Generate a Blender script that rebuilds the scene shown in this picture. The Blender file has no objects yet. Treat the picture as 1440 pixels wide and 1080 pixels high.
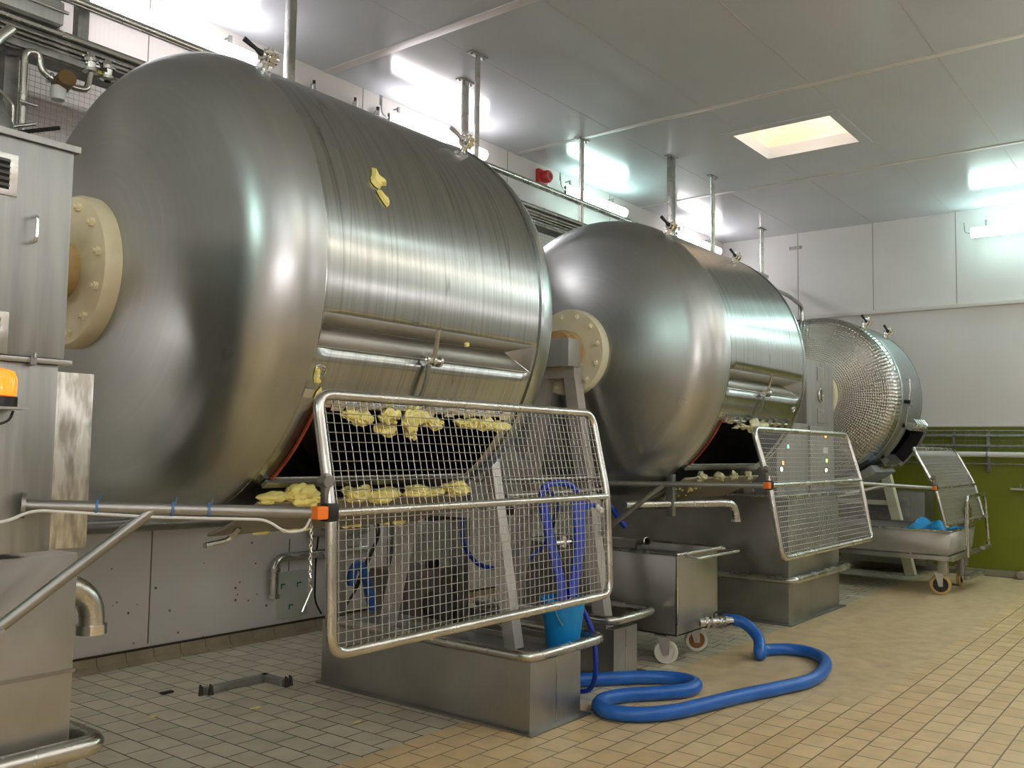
import bpy, bmesh, math, random
from mathutils import Vector, Matrix
random.seed(7)
PI = math.pi
R_ = math.radians
SC = bpy.context.scene
COL = SC.collection

# ---------------------------------------------------------------- camera
yaw, pitch, roll = R_(37.893), R_(4.037), R_(0.8525)
fw = Vector((math.cos(pitch)*math.cos(yaw), math.cos(pitch)*math.sin(yaw), math.sin(pitch)))
rt = fw.cross(Vector((0, 0, 1))).normalized(); up = rt.cross(fw)
rt2 = math.cos(roll)*rt + math.sin(roll)*up
up2 = -math.sin(roll)*rt + math.cos(roll)*up
cam_d = bpy.data.cameras.new('camera'); cam = bpy.data.objects.new('camera', cam_d); COL.objects.link(cam)
m = Matrix((rt2, up2, -fw)).transposed().to_4x4(); m.translation = Vector((0, 0, 1.6))
cam.matrix_world = m
cam_d.sensor_fit = 'HORIZONTAL'; cam_d.sensor_width = 36.0; cam_d.lens = 1285.9/1440*36
cam_d.clip_start = 0.05; cam_d.clip_end = 100
SC.camera = cam

# ---------------------------------------------------------------- world, exposure
w = bpy.data.worlds.new('world'); SC.world = w; w.use_nodes = True
w.node_tree.nodes['Background'].inputs[0].default_value = (.8, .85, .9, 1)
w.node_tree.nodes['Background'].inputs[1].default_value = 0.3
SC.view_settings.view_transform = 'Standard'; SC.view_settings.look = 'None'
SC.view_settings.exposure = 2.3; SC.view_settings.gamma = 1.0
SC.view_settings.use_curve_mapping = False
SC.cycles.max_bounces = 8; SC.cycles.diffuse_bounces = 5; SC.cycles.glossy_bounces = 5
SC.cycles.sample_clamp_indirect = 6; SC.cycles.caustics_reflective = False
LAMP = 11.0          # strength of a fluorescent tube's diffuser

# ---------------------------------------------------------------- materials
def mat(name, col=(.5, .5, .5), rough=.5, metal=0., spec=.5, emis=None, estr=0., coat=0., alpha=None, trans=0.):
    m = bpy.data.materials.new(name); m.use_nodes = True
    p = m.node_tree.nodes['Principled BSDF']
    p.inputs['Base Color'].default_value = (*col, 1); p.inputs['Roughness'].default_value = rough
    p.inputs['Metallic'].default_value = metal; p.inputs['Specular IOR Level'].default_value = spec
    p.inputs['Coat Weight'].default_value = coat; p.inputs['Transmission Weight'].default_value = trans
    if emis: p.inputs['Emission Color'].default_value = (*emis, 1); p.inputs['Emission Strength'].default_value = estr
    return m
def nd(m, t, **kw):
    n = m.node_tree.nodes.new(t)
    for k, v in kw.items(): setattr(n, k, v)
    return n
def lk(m, a, b): m.node_tree.links.new(a, b)
def pr(m): return m.node_tree.nodes['Principled BSDF']
def ramp(m, src, stops):
    r = nd(m, 'ShaderNodeValToRGB'); lk(m, src, r.inputs[0])
    el = r.color_ramp.elements
    while len(el) < len(stops): el.new(.5)
    for e, (p, c) in zip(el, stops): e.position = p; e.color = (*c, 1) if len(c) == 3 else c
    return r.outputs[0]
def vary(m, c1, c2, scale=6., stretch=(1, 1, 1), rough=None, bump=0., detail=4., lo=.35, hi=.65, bscale=None):
    """noise between two colours, optional roughness range and bump, in object space"""
    tc = nd(m, 'ShaderNodeTexCoord'); mp = nd(m, 'ShaderNodeMapping'); mp.inputs['Scale'].default_value = stretch
    lk(m, tc.outputs['Object'], mp.inputs[0])
    n = nd(m, 'ShaderNodeTexNoise'); n.inputs['Scale'].default_value = scale; n.inputs['Detail'].default_value = detail
    lk(m, mp.outputs[0], n.inputs['Vector'])
    lk(m, ramp(m, n.outputs[0], [(lo, c1), (hi, c2)]), pr(m).inputs['Base Color'])
    if rough: lk(m, ramp(m, n.outputs[0], [(lo, (rough[0],)*3), (hi, (rough[1],)*3)]), pr(m).inputs['Roughness'])
    if bump:
        n2 = nd(m, 'ShaderNodeTexNoise'); n2.inputs['Scale'].default_value = bscale or scale*4; lk(m, mp.outputs[0], n2.inputs['Vector'])
        b = nd(m, 'ShaderNodeBump'); b.inputs['Strength'].default_value = bump; b.inputs['Distance'].default_value = .01
        lk(m, n2.outputs[0], b.inputs['Height']); lk(m, b.outputs[0], pr(m).inputs['Normal'])
    return m

STEEL = vary(mat('stainless_steel', rough=.34, metal=.9), (.38, .375, .35), (.47, .465, .44), 2.5, rough=(.28, .4), bump=.03)
STEEL_D = vary(mat('dull_steel', rough=.45, metal=1), (.28, .275, .25), (.37, .365, .34), 3, rough=(.38, .52), bump=.04)
PIPE = vary(mat('steel_tube', rough=.25, metal=1), (.50, .49, .45), (.62, .61, .57), 5, rough=(.2, .32))
SHEET = vary(mat('brushed_sheet', rough=.42, metal=.85), (.30, .31, .30), (.39, .40, .39), 3, stretch=(9, 9, .6), rough=(.33, .46), bump=.03)
SHEET_P = vary(mat('satin_grey_sheet', rough=.5, metal=.55), (.40, .42, .40), (.47, .49, .47), 3, stretch=(9, 9, .6), rough=(.4, .52))
CHROME = mat('polished_steel', (.72, .72, .70), .14, 1)
GALV = vary(mat('galvanised_steel', rough=.5, metal=.7), (.24, .25, .23), (.36, .37, .35), 12)
CREAM = vary(mat('cream_paint', rough=.42), (.74, .65, .42), (.84, .76, .52), 7, bump=.05)
CREAM2 = vary(mat('pale_cream_paint', rough=.38), (.80, .77, .56), (.86, .83, .63), 4)
OCHRE = vary(mat('ochre_paint', rough=.45), (.50, .33, .13), (.62, .45, .20), 9)
BLACK = mat('black_plastic', (.012, .012, .013), .4)
RUBBER = mat('dark_rubber', (.02, .02, .02), .6)
WHITEP = mat('white_plastic', (.75, .76, .74), .35)
BLUEH = vary(mat('blue_hose_rubber', rough=.32), (.012, .12, .50), (.02, .16, .60), 9)
BLUED = mat('dark_blue_hose', (.008, .045, .42), .35)
BLUEB = mat('blue_bucket_plastic', (.008, .27, .68), .33)
BLUEF = mat('blue_film', (.02, .38, .85), .25)
ORANGE = mat('orange_plastic', (.85, .20, .02), .4)
AMBER = mat('amber_lens', (.75, .20, .01), .15, emis=(.9, .28, .02), estr=.25)
RED = mat('red_plastic', (.50, .025, .02), .35)
REDG = vary(mat('red_gasket', rough=.5), (.22, .035, .015), (.36, .06, .03), 20)
BUTTER = vary(mat('butter', rough=.42), (.80, .70, .20), (.90, .81, .30), 14, bump=.35, bscale=22)

BROWN = mat('brown_bronze', (.20, .13, .05), .5, .4)
YTAG = mat('yellow_tag', (.62, .50, .05), .5)
BEIGEP = vary(mat('beige_coated_plate', rough=.42, metal=.2), (.25, .23, .175), (.31, .28, .22), 5)
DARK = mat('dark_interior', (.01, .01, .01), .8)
CABLEW = mat('white_cable', (.65, .65, .62), .5)
WHEELW = mat('white_nylon_wheel', (.72, .70, .62), .45)
WHEELR = mat('rusty_wheel_disc', (.28, .13, .04), .6, .2)
WHEELY = mat('tan_tyre', (.52, .38, .14), .5)
GREENPL = mat('green_print', (.03, .30, .12), .5)

WIRE = mat('mesh_wire_steel', (.46, .455, .43), .4, .75)
LEGM = vary(mat('pale_satin_leg', rough=.42, metal=.4), (.47, .455, .42), (.55, .535, .50), 4)
RECESS = vary(mat('recess_sheet', rough=.5, metal=.85), (.33, .325, .29), (.40, .395, .36), 3)
GREYCAB = vary(mat('brownish_grey_cabinet', rough=.45, metal=.4), (.27, .26, .245), (.33, .32, .30), 3, stretch=(9, 9, .6))
BUTTER2 = vary(mat('crumbly_pale_butter', rough=.5), (.40, .40, .20), (.78, .76, .50), 30, bump=.5, bscale=40)
ARMP = vary(mat('dull_arm_tube', rough=.42, metal=.9), (.27, .265, .245), (.35, .345, .32), 3)
TROLLEY = vary(mat('worn_trolley_steel', rough=.5, metal=.6), (.38, .365, .32), (.47, .455, .41), 2.5, stretch=(1, 1, 5))
def axis_nodes(m):
    """cylindrical coordinates about the local X axis: returns (x, angle, radius) sockets"""
    tc = nd(m, 'ShaderNodeTexCoord'); s = nd(m, 'ShaderNodeSeparateXYZ'); lk(m, tc.outputs['Object'], s.inputs[0])
    at = nd(m, 'ShaderNodeMath', operation='ARCTAN2'); lk(m, s.outputs[2], at.inputs[0])
    ng = nd(m, 'ShaderNodeMath', operation='MULTIPLY'); ng.inputs[1].default_value = -1; lk(m, s.outputs[1], ng.inputs[0])
    lk(m, ng.outputs[0], at.inputs[1])
    cy = nd(m, 'ShaderNodeCombineXYZ'); lk(m, s.outputs[1], cy.inputs[1]); lk(m, s.outputs[2], cy.inputs[2])
    ln = nd(m, 'ShaderNodeVectorMath', operation='LENGTH'); lk(m, cy.outputs[0], ln.inputs[0])
    return s.outputs[0], at.outputs[0], ln.outputs['Value'], tc
def drum_metal(name, base, rough, lines=True, dimple=False, aniso=.55):
    m = mat(name, base, rough, 1); x, a, r, tc = axis_nodes(m); P = pr(m)
    c = nd(m, 'ShaderNodeCombineXYZ')
    def scaled(sock, k):
        q = nd(m, 'ShaderNodeMath', operation='MULTIPLY'); q.inputs[1].default_value = k; lk(m, sock, q.inputs[0]); return q.outputs[0]
    lk(m, scaled(x, 60. if lines else 5.), c.inputs[0]); lk(m, scaled(a, 1.1), c.inputs[1]); lk(m, scaled(r, 2. if lines else 45.), c.inputs[2])
    n = nd(m, 'ShaderNodeTexNoise'); n.inputs['Scale'].default_value = 1.; n.inputs['Detail'].default_value = 5; lk(m, c.outputs[0], n.inputs['Vector'])
    n2 = nd(m, 'ShaderNodeTexNoise'); n2.inputs['Scale'].default_value = 1.6; n2.inputs['Detail'].default_value = 3; lk(m, tc.outputs['Object'], n2.inputs['Vector'])
    mx = nd(m, 'ShaderNodeMix', data_type='RGBA', blend_type='MULTIPLY'); mx.inputs[0].default_value = 1
    k = .80 if lines else .97
    lk(m, ramp(m, n.outputs[0], [(.32, tuple(b*k for b in base)), (.55, base), (.75, tuple(min(1, b*1.06) for b in base))]), mx.inputs[6])
    lk(m, ramp(m, n2.outputs[0], [(.05, (.80, .79, .76)), (.95, (1, 1, 1))]), mx.inputs[7])
    cs = nd(m, 'ShaderNodeCombineXYZ'); lk(m, scaled(x, 9.), cs.inputs[0]); lk(m, scaled(a, .45), cs.inputs[1]); lk(m, scaled(r, .5), cs.inputs[2])
    n4 = nd(m, 'ShaderNodeTexNoise'); n4.inputs['Scale'].default_value = 1.; n4.inputs['Detail'].default_value = 1.2; lk(m, cs.outputs[0], n4.inputs['Vector'])
    dk = (.70, .68, .64) if lines else (1, 1, 1)
    mx2 = nd(m, 'ShaderNodeMix', data_type='RGBA', blend_type='MULTIPLY'); mx2.inputs[0].default_value = 1
    lk(m, mx.outputs[2], mx2.inputs[6])
    lk(m, ramp(m, n4.outputs[0], [(.493, (1, 1, 1)), (.5, dk), (.507, (1, 1, 1))]), mx2.inputs[7])
    lk(m, mx2.outputs[2], P.inputs['Base Color'])
    lk(m, ramp(m, n2.outputs[0], [(.05, (rough*.8,)*3), (.95, (rough*1.25,)*3)]), P.inputs['Roughness'])
    b = nd(m, 'ShaderNodeBump'); b.inputs['Strength'].default_value = .10 if lines else .008; b.inputs['Distance'].default_value = .004
    lk(m, n.outputs[0], b.inputs['Height'])
    nb = nd(m, 'ShaderNodeTexNoise'); nb.inputs['Scale'].default_value = 2.2; nb.inputs['Detail'].default_value = 0; lk(m, tc.outputs['Object'], nb.inputs['Vector'])
    b2 = nd(m, 'ShaderNodeBump'); b2.inputs['Strength'].default_value = .04; b2.inputs['Distance'].default_value = .05
    lk(m, nb.outputs[0], b2.inputs['Height']); lk(m, b.outputs[0], b2.inputs['Normal'])
    last = b2
    if dimple:
        c3 = nd(m, 'ShaderNodeCombineXYZ'); lk(m, scaled(a, 14.), c3.inputs[0]); lk(m, scaled(r, 26.), c3.inputs[1])
        v = nd(m, 'ShaderNodeTexVoronoi'); v.inputs['Scale'].default_value = 1.6; v.inputs['Randomness'].default_value = .25; lk(m, c3.outputs[0], v.inputs['Vector'])
        b3 = nd(m, 'ShaderNodeBump'); b3.inputs['Strength'].default_value = .55; b3.inputs['Distance'].default_value = .02
        lk(m, v.outputs['Distance'], b3.inputs['Height']); lk(m, b2.outputs[0], b3.inputs['Normal']); last = b3
    lk(m, last.outputs[0], P.inputs['Normal'])
    if aniso:
        t = nd(m, 'ShaderNodeTangent', direction_type='RADIAL', axis='X'); lk(m, t.outputs[0], P.inputs['Tangent'])
        P.inputs['Anisotropic'].default_value = aniso; P.inputs['Anisotropic Rotation'].default_value = .25
    return m
BARREL = drum_metal('brushed_barrel_steel', (.50, .525, .525), .25, True, aniso=.72)
DISH = drum_metal('satin_dished_steel', (.50, .525, .525), .31, False, aniso=.0)
DIMPLE = drum_metal('dimpled_dished_steel', (.48, .48, .45), .26, False, True, aniso=.0)
BARREL3 = drum_metal('smooth_grey_barrel', (.42, .45, .46), .40, False, aniso=.3)

def swirl_panel():
    m = mat('hand_ground_sheet', (.6, .6, .57), .3, .9)
    tc = nd(m, 'ShaderNodeTexCoord'); mp = nd(m, 'ShaderNodeMapping'); mp.inputs['Scale'].default_value = (34, 34, 9); lk(m, tc.outputs['Object'], mp.inputs[0])
    n = nd(m, 'ShaderNodeTexNoise'); n.inputs['Scale'].default_value = 1; n.inputs['Detail'].default_value = 2; lk(m, mp.outputs[0], n.inputs['Vector'])
    lk(m, ramp(m, n.outputs[0], [(.38, (.42, .40, .36)), (.62, (.80, .80, .77))]), pr(m).inputs['Base Color'])
    b = nd(m, 'ShaderNodeBump'); b.inputs['Strength'].default_value = .5; b.inputs['Distance'].default_value = .01; lk(m, n.outputs[0], b.inputs['Height']); lk(m, b.outputs[0], pr(m).inputs['Normal'])
    return m
SWIRL = swirl_panel()

def plaster(name, c1, c2, rough=.42, ribs=0., axis=0, spec=.5):
    m = mat(name, c1, rough, spec=spec)
    vary(m, c1, c2, 1.1, detail=5, lo=.3, hi=.7)
    if ribs:
        tc = nd(m, 'ShaderNodeTexCoord'); wv = nd(m, 'ShaderNodeTexWave', bands_direction='XY'[axis]); wv.inputs['Scale'].default_value = ribs
        lk(m, tc.outputs['Object'], wv.inputs['Vector'])
        b = nd(m, 'ShaderNodeBump'); b.inputs['Strength'].default_value = .08; b.inputs['Distance'].default_value = .004
        lk(m, wv.outputs[0], b.inputs['Height']); lk(m, b.outputs[0], pr(m).inputs['Normal'])
    return m
WALL = plaster('white_wall_panel', (.66, .62, .585), (.71, .67, .635), .45, 9.)
WALL_E = plaster('white_end_wall_panel', (.72, .71, .70), (.77, .76, .75), .45, 9., 1)
WALL_LO = plaster('scuffed_wall_panel', (.88, .85, .81), (.93, .90, .87), .4)
CEIL = plaster('glossy_ceiling_panel', (.56, .60, .64), (.60, .64, .68), .17, spec=.5)
GREENW = plaster('olive_green_wall', (.17, .20, .012), (.205, .235, .016), .4)
STRIP = mat('joint_strip', (.70, .67, .64), .4)
COVE = vary(mat('cove_tile', rough=.5), (.38, .32, .20), (.50, .43, .29), 4)
GROUT = mat('dark_joint', (.06, .045, .03), .8)

def floor_mat():
    m = mat('quarry_tile_floor', (.6, .5, .3), .35, spec=.4); P = pr(m)
    g = nd(m, 'ShaderNodeNewGeometry'); s = nd(m, 'ShaderNodeSeparateXYZ'); lk(m, g.outputs['Position'], s.inputs[0])
    def mth(op, a, b=None, c=None):
        q = nd(m, 'ShaderNodeMath', operation=op)
        for i, v in enumerate((a, b, c)):
            if v is None: continue
            if isinstance(v, (int, float)): q.inputs[i].default_value = v
            else: lk(m, v, q.inputs[i])
        return q.outputs[0]
    X, Y = s.outputs[0], s.outputs[1]
    def bricks(vec_a, vec_b, c1, c2, grout):
        c = nd(m, 'ShaderNodeCombineXYZ'); lk(m, vec_a, c.inputs[0]); lk(m, vec_b, c.inputs[1])
        b = nd(m, 'ShaderNodeTexBrick'); lk(m, c.outputs[0], b.inputs['Vector'])
        b.offset = .37; b.offset_frequency = 2; b.inputs['Scale'].default_value = 1
        b.inputs['Brick Width'].default_value = .215; b.inputs['Row Height'].default_value = .153
        b.inputs['Mortar Size'].default_value = .005; b.inputs['Mortar Smooth'].default_value = .25; b.inputs['Bias'].default_value = -.1
        b.inputs['Color1'].default_value = (*c1, 1); b.inputs['Color2'].default_value = (*c2, 1); b.inputs['Mortar'].default_value = (*grout, 1)
        return b
    yb = mth('SUBTRACT', Y, -.08)
    b1 = bricks(X, yb, (.82, .63, .355), (.73, .54, .28), (.28, .19, .10))
    b2 = bricks(Y, X, (.70, .65, .49), (.56, .53, .40), (.10, .08, .055))
    # zone masks: grey-green tiles lie under and behind the churns, pale resin screed in the gangway
    n = nd(m, 'ShaderNodeTexNoise'); n.inputs['Scale'].default_value = 2.2; n.inputs['Detail'].default_value = 4; lk(m, g.outputs['Position'], n.inputs['Vector'])
    n6 = nd(m, 'ShaderNodeTexNoise'); n6.inputs['Scale'].default_value = 7; n6.inputs['Detail'].default_value = 4; lk(m, g.outputs['Position'], n6.inputs['Vector'])
    edge = mth('SUBTRACT', 3.56, mth('MULTIPLY', mth('GREATER_THAN', X, 4.5), .33))
    grey = mth('GREATER_THAN', Y, edge)
    nn = mth('SUBTRACT', n.outputs[0], .5)
    def step(v, lo, hi):
        q = nd(m, 'ShaderNodeMapRange', interpolation_type='SMOOTHSTEP'); q.inputs[1].default_value = lo; q.inputs[2].default_value = hi; lk(m, v, q.inputs[0]); return q.outputs[0]
    r1 = step(mth('ADD', mth('ADD', X, mth('MULTIPLY', Y, .9)), mth('MULTIPLY', nn, 1.2)), 7.55, 8.3)
    r2 = step(mth('ADD', Y, mth('MULTIPLY', nn, .05)), 1.86, 1.90)
    resin = mth('MULTIPLY', mth('MULTIPLY', r1, r2), mth('SUBTRACT', 1, grey))
    def mix(f, a, b):
        q = nd(m, 'ShaderNodeMix', data_type='RGBA'); 
        if isinstance(f, float): q.inputs[0].default_value = f
        else: lk(m, f, q.inputs[0])
        for i, v in ((6, a), (7, b)):
            if isinstance(v, tuple): q.inputs[i].default_value = (*v, 1)
            else: lk(m, v, q.inputs[i])
        return q.outputs[2]
    rc = ramp(m, n6.outputs[0], [(.3, (.68, .53, .31)), (.7, (.75, .59, .36))])
    base = mix(grey, b1.outputs['Color'], b2.outputs['Color'])
    col = mix(mth('MULTIPLY', resin, .96), base, rc)
    q = nd(m, 'ShaderNodeMix', data_type='RGBA', blend_type='MULTIPLY'); q.inputs[0].default_value = 1
    lk(m, col, q.inputs[6]); lk(m, ramp(m, n6.outputs[0], [(.28, (.84, .82, .78)), (.6, (1, 1, 1))]), q.inputs[7])
    lk(m, q.outputs[2], P.inputs['Base Color'])
    lk(m, ramp(m, n6.outputs[0], [(.3, (.30,)*3), (.7, (.48,)*3)]), P.inputs['Roughness'])
    h = mix(grey, b1.outputs['Fac'], b2.outputs['Fac'])
    hh = mth('MULTIPLY', h, mth('SUBTRACT', 1, resin))
    bp = nd(m, 'ShaderNodeBump'); bp.inputs['Strength'].default_value = .35; bp.inputs['Distance'].default_value = .004; bp.invert = True
    lk(m, hh, bp.inputs['Height']); lk(m, bp.outputs[0], P.inputs['Normal'])
    return m
FLOOR = floor_mat()

# ---------------------------------------------------------------- mesh helpers
def NB(): return bmesh.new()
def merge(bm, src):
    me = bpy.data.meshes.new('t'); src.to_mesh(me); src.free(); bm.from_mesh(me); bpy.data.meshes.remove(me)
def box(bm, lo, hi, bev=0., mtx=None):
    b = bmesh.new(); bmesh.ops.create_cube(b, size=1)
    c = [(lo[i]+hi[i])/2 for i in range(3)]; s = [abs(hi[i]-lo[i]) for i in range(3)]
    for v in b.verts: v.co = Vector([c[i]+v.co[i]*s[i] for i in range(3)])
    if bev: bmesh.ops.bevel(b, geom=b.edges[:], offset=min(bev, min(s)*.45), segments=2, profile=.6, affect='EDGES')
    if mtx: b.transform(mtx)
    merge(bm, b); return bm
def frame_of(d):
    d = Vector(d).normalized(); a = Vector((0, 0, 1)) if abs(d.z) < .9 else Vector((1, 0, 0))
    u = d.cross(a).normalized(); return u, d.cross(u).normalized()
def tube(bm, pts, r, n=12, bend=0., cap=True, closed=False, smooth=True, rr=None, flat=None):
    """round tube through points; corners rounded with radius bend; rr = per-point radii; flat=(a,b) half sizes for a bar"""
    P = [Vector(p) for p in pts]
    if bend:
        Q = []; N = len(P)
        for i, p in enumerate(P):
            if not closed and i in (0, N-1): Q.append(p); continue
            a, c = P[i-1], P[(i+1) % N]
            d1 = (a-p); d2 = (c-p); L = min(bend, d1.length*.48, d2.length*.48)
            s, e = p+d1.normalized()*L, p+d2.normalized()*L
            for k in range(7):
                t = k/6; Q.append((1-t)**2*s + 2*t*(1-t)*p + t*t*e)
        P = Q
    N = len(P); rings = []
    pu = None
    for i, p in enumerate(P):
        if closed: d = P[(i+1) % N]-P[i-1]
        else: d = P[min(i+1, N-1)]-P[max(i-1, 0)]
        d.normalize()
        if pu is None: u, v = frame_of(d)
        else:
            u = pu - d*pu.dot(d)
            u = u.normalized() if u.length > 1e-6 else frame_of(d)[0]
            v = d.cross(u)
        pu = u; rad = rr[i] if rr else r
        if flat: ring = [bm.verts.new(p+u*flat[0]*a+v*flat[1]*b) for a, b in ((1, 1), (-1, 1), (-1, -1), (1, -1))]
        else: ring = [bm.verts.new(p+u*rad*math.cos(2*PI*k/n)+v*rad*math.sin(2*PI*k/n)) for k in range(n)]
        rings.append(ring)
    k_ = len(rings[0])
    for i in range(N if closed else N-1):
        A, B = rings[i], rings[(i+1) % N]
        for k in range(k_):
            f = bm.faces.new((A[k], A[(k+1) % k_], B[(k+1) % k_], B[k])); f.smooth = smooth
    if cap and not closed:
        bm.faces.new(rings[0][::-1]); bm.faces.new(rings[-1])
    return bm
def lathe(bm, prof, origin, axis, n=32, smooth=True):
    """prof = [(along, radius)...] about axis from origin"""
    d = Vector(axis).normalized(); u, v = frame_of(d); o = Vector(origin); rings = []
    for t, r in prof:
        if r < 1e-6: rings.append([bm.verts.new(o+d*t)])
        else: rings.append([bm.verts.new(o+d*t+u*r*math.cos(2*PI*k/n)+v*r*math.sin(2*PI*k/n)) for k in range(n)])
    for A, B in zip(rings, rings[1:]):
        for k in range(n):
            j = (k+1) % n
            if len(A) == 1 and len(B) == 1: continue
            if len(A) == 1: f = bm.faces.new((A[0], B[j], B[k]))
            elif len(B) == 1: f = bm.faces.new((A[k], A[j], B[0]))
            else: f = bm.faces.new((A[k], A[j], B[j], B[k]))
            f.smooth = smooth
    return bm
def cyl(bm, p0, p1, r, n=16, bev=0.):
    p0, p1 = Vector(p0), Vector(p1); L = (p1-p0).length; b = min(bev, L*.3)
    return lathe(bm, [(0, 0), (0, r-b), (b, r), (L-b, r), (L, r-b), (L, 0)] if b else [(0, 0), (0, r), (L, r), (L, 0)], p0, p1-p0, n)
def prism(bm, poly, off):
    """closed polygon (3d points) extruded by vector off"""
    a = [bm.verts.new(Vector(p)) for p in poly]; b = [bm.verts.new(Vector(p)+Vector(off)) for p in poly]
    bm.faces.new(a); bm.faces.new(b[::-1]); n = len(a)
    for k in range(n): bm.faces.new((a[k], b[k], b[(k+1) % n], a[(k+1) % n]))
    return bm
def blob(bm, c, s, seed=0, sub=3, amp=.35, rot=None):
    b = bmesh.new(); bmesh.ops.create_icosphere(b, subdivisions=sub, radius=1)
    rd = random.Random(seed); k = [Vector((rd.uniform(-3, 3), rd.uniform(-3, 3), rd.uniform(-3, 3))) for _ in range(5)]; ph = [rd.uniform(0, 6) for _ in k]
    for v in b.verts:
        q = v.co.copy(); d = sum(math.sin(q.dot(kk)*1.4+p) for kk, p in zip(k, ph))/5
        d += .35*sum(math.sin(q.dot(kk)*3.7+p*2) for kk, p in zip(k, ph))/5
        v.co = q*(1+amp*d)
        v.co = Vector((v.co.x*s[0], v.co.y*s[1], v.co.z*s[2]))
    M = Matrix.Translation(Vector(c)) @ (rot.to_4x4() if rot else Matrix.Identity(4)); b.transform(M)
    for f in b.faces: f.smooth = True
    merge(bm, b); return bm
ROOTS = {}
def wl(o):
    return Vector(o.location) + (wl(o.parent) if o.parent else Vector((0, 0, 0))) if o else Vector((0, 0, 0))
def obj(name, bm, m, parent=None, loc=None, label=None):
    """one mesh object; geometry is given in world coordinates. A top-level mesh gets its origin at loc."""
    bmesh.ops.recalc_face_normals(bm, faces=bm.faces[:])
    o0 = wl(parent) if parent else Vector(loc or (0, 0, 0))
    bm.transform(Matrix.Translation(-o0))
    me = bpy.data.meshes.new(name); bm.to_mesh(me); bm.free()
    for mm in (m if isinstance(m, (list, tuple)) else [m]): me.materials.append(mm)
    me.set_sharp_from_angle(angle=R_(38))
    o = bpy.data.objects.new(name, me); COL.objects.link(o)
    if parent: o.parent = parent
    else: o.location = o0
    if label: o['label'] = label
    return o
def tag(o, label, cat, group=None, kind=None):
    o['label'] = label; o['category'] = cat
    if group: o['group'] = group
    if kind: o['kind'] = kind
    return o
def thing(name, label, cat, loc=(0, 0, 0), group=None):
    o = bpy.data.objects.new(name, None); COL.objects.link(o); o.location = loc; o.empty_display_size = .1
    return tag(o, label, cat, group)
def struct(name, bm, m):
    o = obj(name, bm, m); o['kind'] = 'structure'; return o
def copy_tree(o, parent=None, loc=None, label=None):
    c = o.copy(); COL.objects.link(c); c.parent = parent
    if loc is not None: c.location = loc
    if label: c['label'] = label
    for ch in o.children: copy_tree(ch, c)
    return c

# ---------------------------------------------------------------- the room
XL, XE, YB, YF, ZT = -3.2, 13.69, 6.34, -2.4, 4.985
WR = 3.65     # ledge height
struct('floor', box(NB(), (XL-.2, YF-.2, -.1), (XE+.2, YB+.2, 0)), FLOOR)
# ceiling with a skylight well
bm = NB(); SX0, SX1, SY0, SY1 = 9.0, 9.95, 3.02, 4.05
for lo, hi in (((XL-.2, YF-.2), (SX0, YB+.2)), ((SX1, YF-.2), (XE+.2, YB+.2)), ((SX0, YF-.2), (SX1, SY0)), ((SX0, SY1), (SX1, YB+.2))):
    box(bm, (lo[0], lo[1], ZT), (hi[0], hi[1], ZT+.12))
struct('ceiling', bm, CEIL)
WELL = vary(mat('skylight_well_plaster', rough=.6), (.76, .64, .52), (.88, .81, .72), 2.2, detail=6)
bm = NB(); g = .035
for lo, hi in (((SX0-.09, SY0-.09), (SX0-g, SY1+.09)), ((SX1+g, SY0-.09), (SX1+.09, SY1+.09)), ((SX0-g, SY0-.09), (SX1+g, SY0-g)), ((SX0-g, SY1+g), (SX1+g, SY1+.09))):
    box(bm, (lo[0], lo[1], ZT+.12), (hi[0], hi[1], ZT+.95))
struct('window_1', bm, WELL)
bm = NB()
for lo, hi in (((SX0-.11, SY0-.11), (SX0, SY1+.11)), ((SX1, SY0-.11), (SX1+.11, SY1+.11)), ((SX0, SY0-.11), (SX1, SY0)), ((SX0, SY1), (SX1, SY1+.11))):
    box(bm, (lo[0], lo[1], ZT-.008), (hi[0], hi[1], ZT))
struct('trim_1', bm, CEIL)
DAY = mat('daylight_dome', (.9, .9, .9), .4, emis=(1., .90, .80), estr=1.0)
struct('window_2', box(NB(), (SX0-.09, SY0-.09, ZT+.95), (SX1+.09, SY1+.09, ZT+.98)), DAY)
# ceiling joint strips and panel seams
bm = NB()
for x in (-.3, 2.5, 5.33, 8.14, 10.97):
    w_ = .035 if x != 5.33 else .05
    if x < 9.5 and x > 8.9: continue
    box(bm, (x-w_, YF, ZT-.006), (x+w_, YB, ZT), .002)
struct('trim_2', bm, STRIP)
bm = NB(); SEAM = mat('panel_seam', (.48, .47, .45), .6)
segs = [(-3.2, 13.69, y) for y in (1.82, .72, -.4, 2.9)] + [(-3.2, SX0-.11, 3.95), (SX1+.11, 13.69, 3.97), (-3.2, 13.69, 5.02)]
for x0, x1, y in segs:
    box(bm, (x0, y-.004, ZT-.0015), (x1, y+.004, ZT))
struct('trim_3', bm, SEAM)
# walls
bm = NB(); box(bm, (XL-.2, YB, 1.05), (XE+.2, YB+.2, ZT+.1)); struct('wall_back', bm, WALL)
bm = NB(); box(bm, (XL-.2, YB, 0), (XE+.2, YB+.2, 1.05)); struct('wall_back_lower', bm, WALL_LO)
bm = NB(); box(bm, (XE, YF-.2, 2.0), (XE+.2, YB+.2, WR)); struct('wall_end', bm, WALL_E)
bm = NB(); box(bm, (XE-.0, YF-.2, WR), (XE+.2, YB+.2, ZT+.1)); struct('wall_end_upper', bm, WALL_E)
bm = NB(); box(bm, (XE-.045, YF, WR-.02), (XE, YB, WR+.035), .006); box(bm, (XL, YB-.05, 3.93), (XE-.05, YB, 3.97), .006); struct('trim_4', bm, STRIP)
bm = NB(); box(bm, (XE, YF-.2, 0), (XE+.2, YB+.2, 2.0)); struct('wall_end_lower', bm, GREENW)
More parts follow.
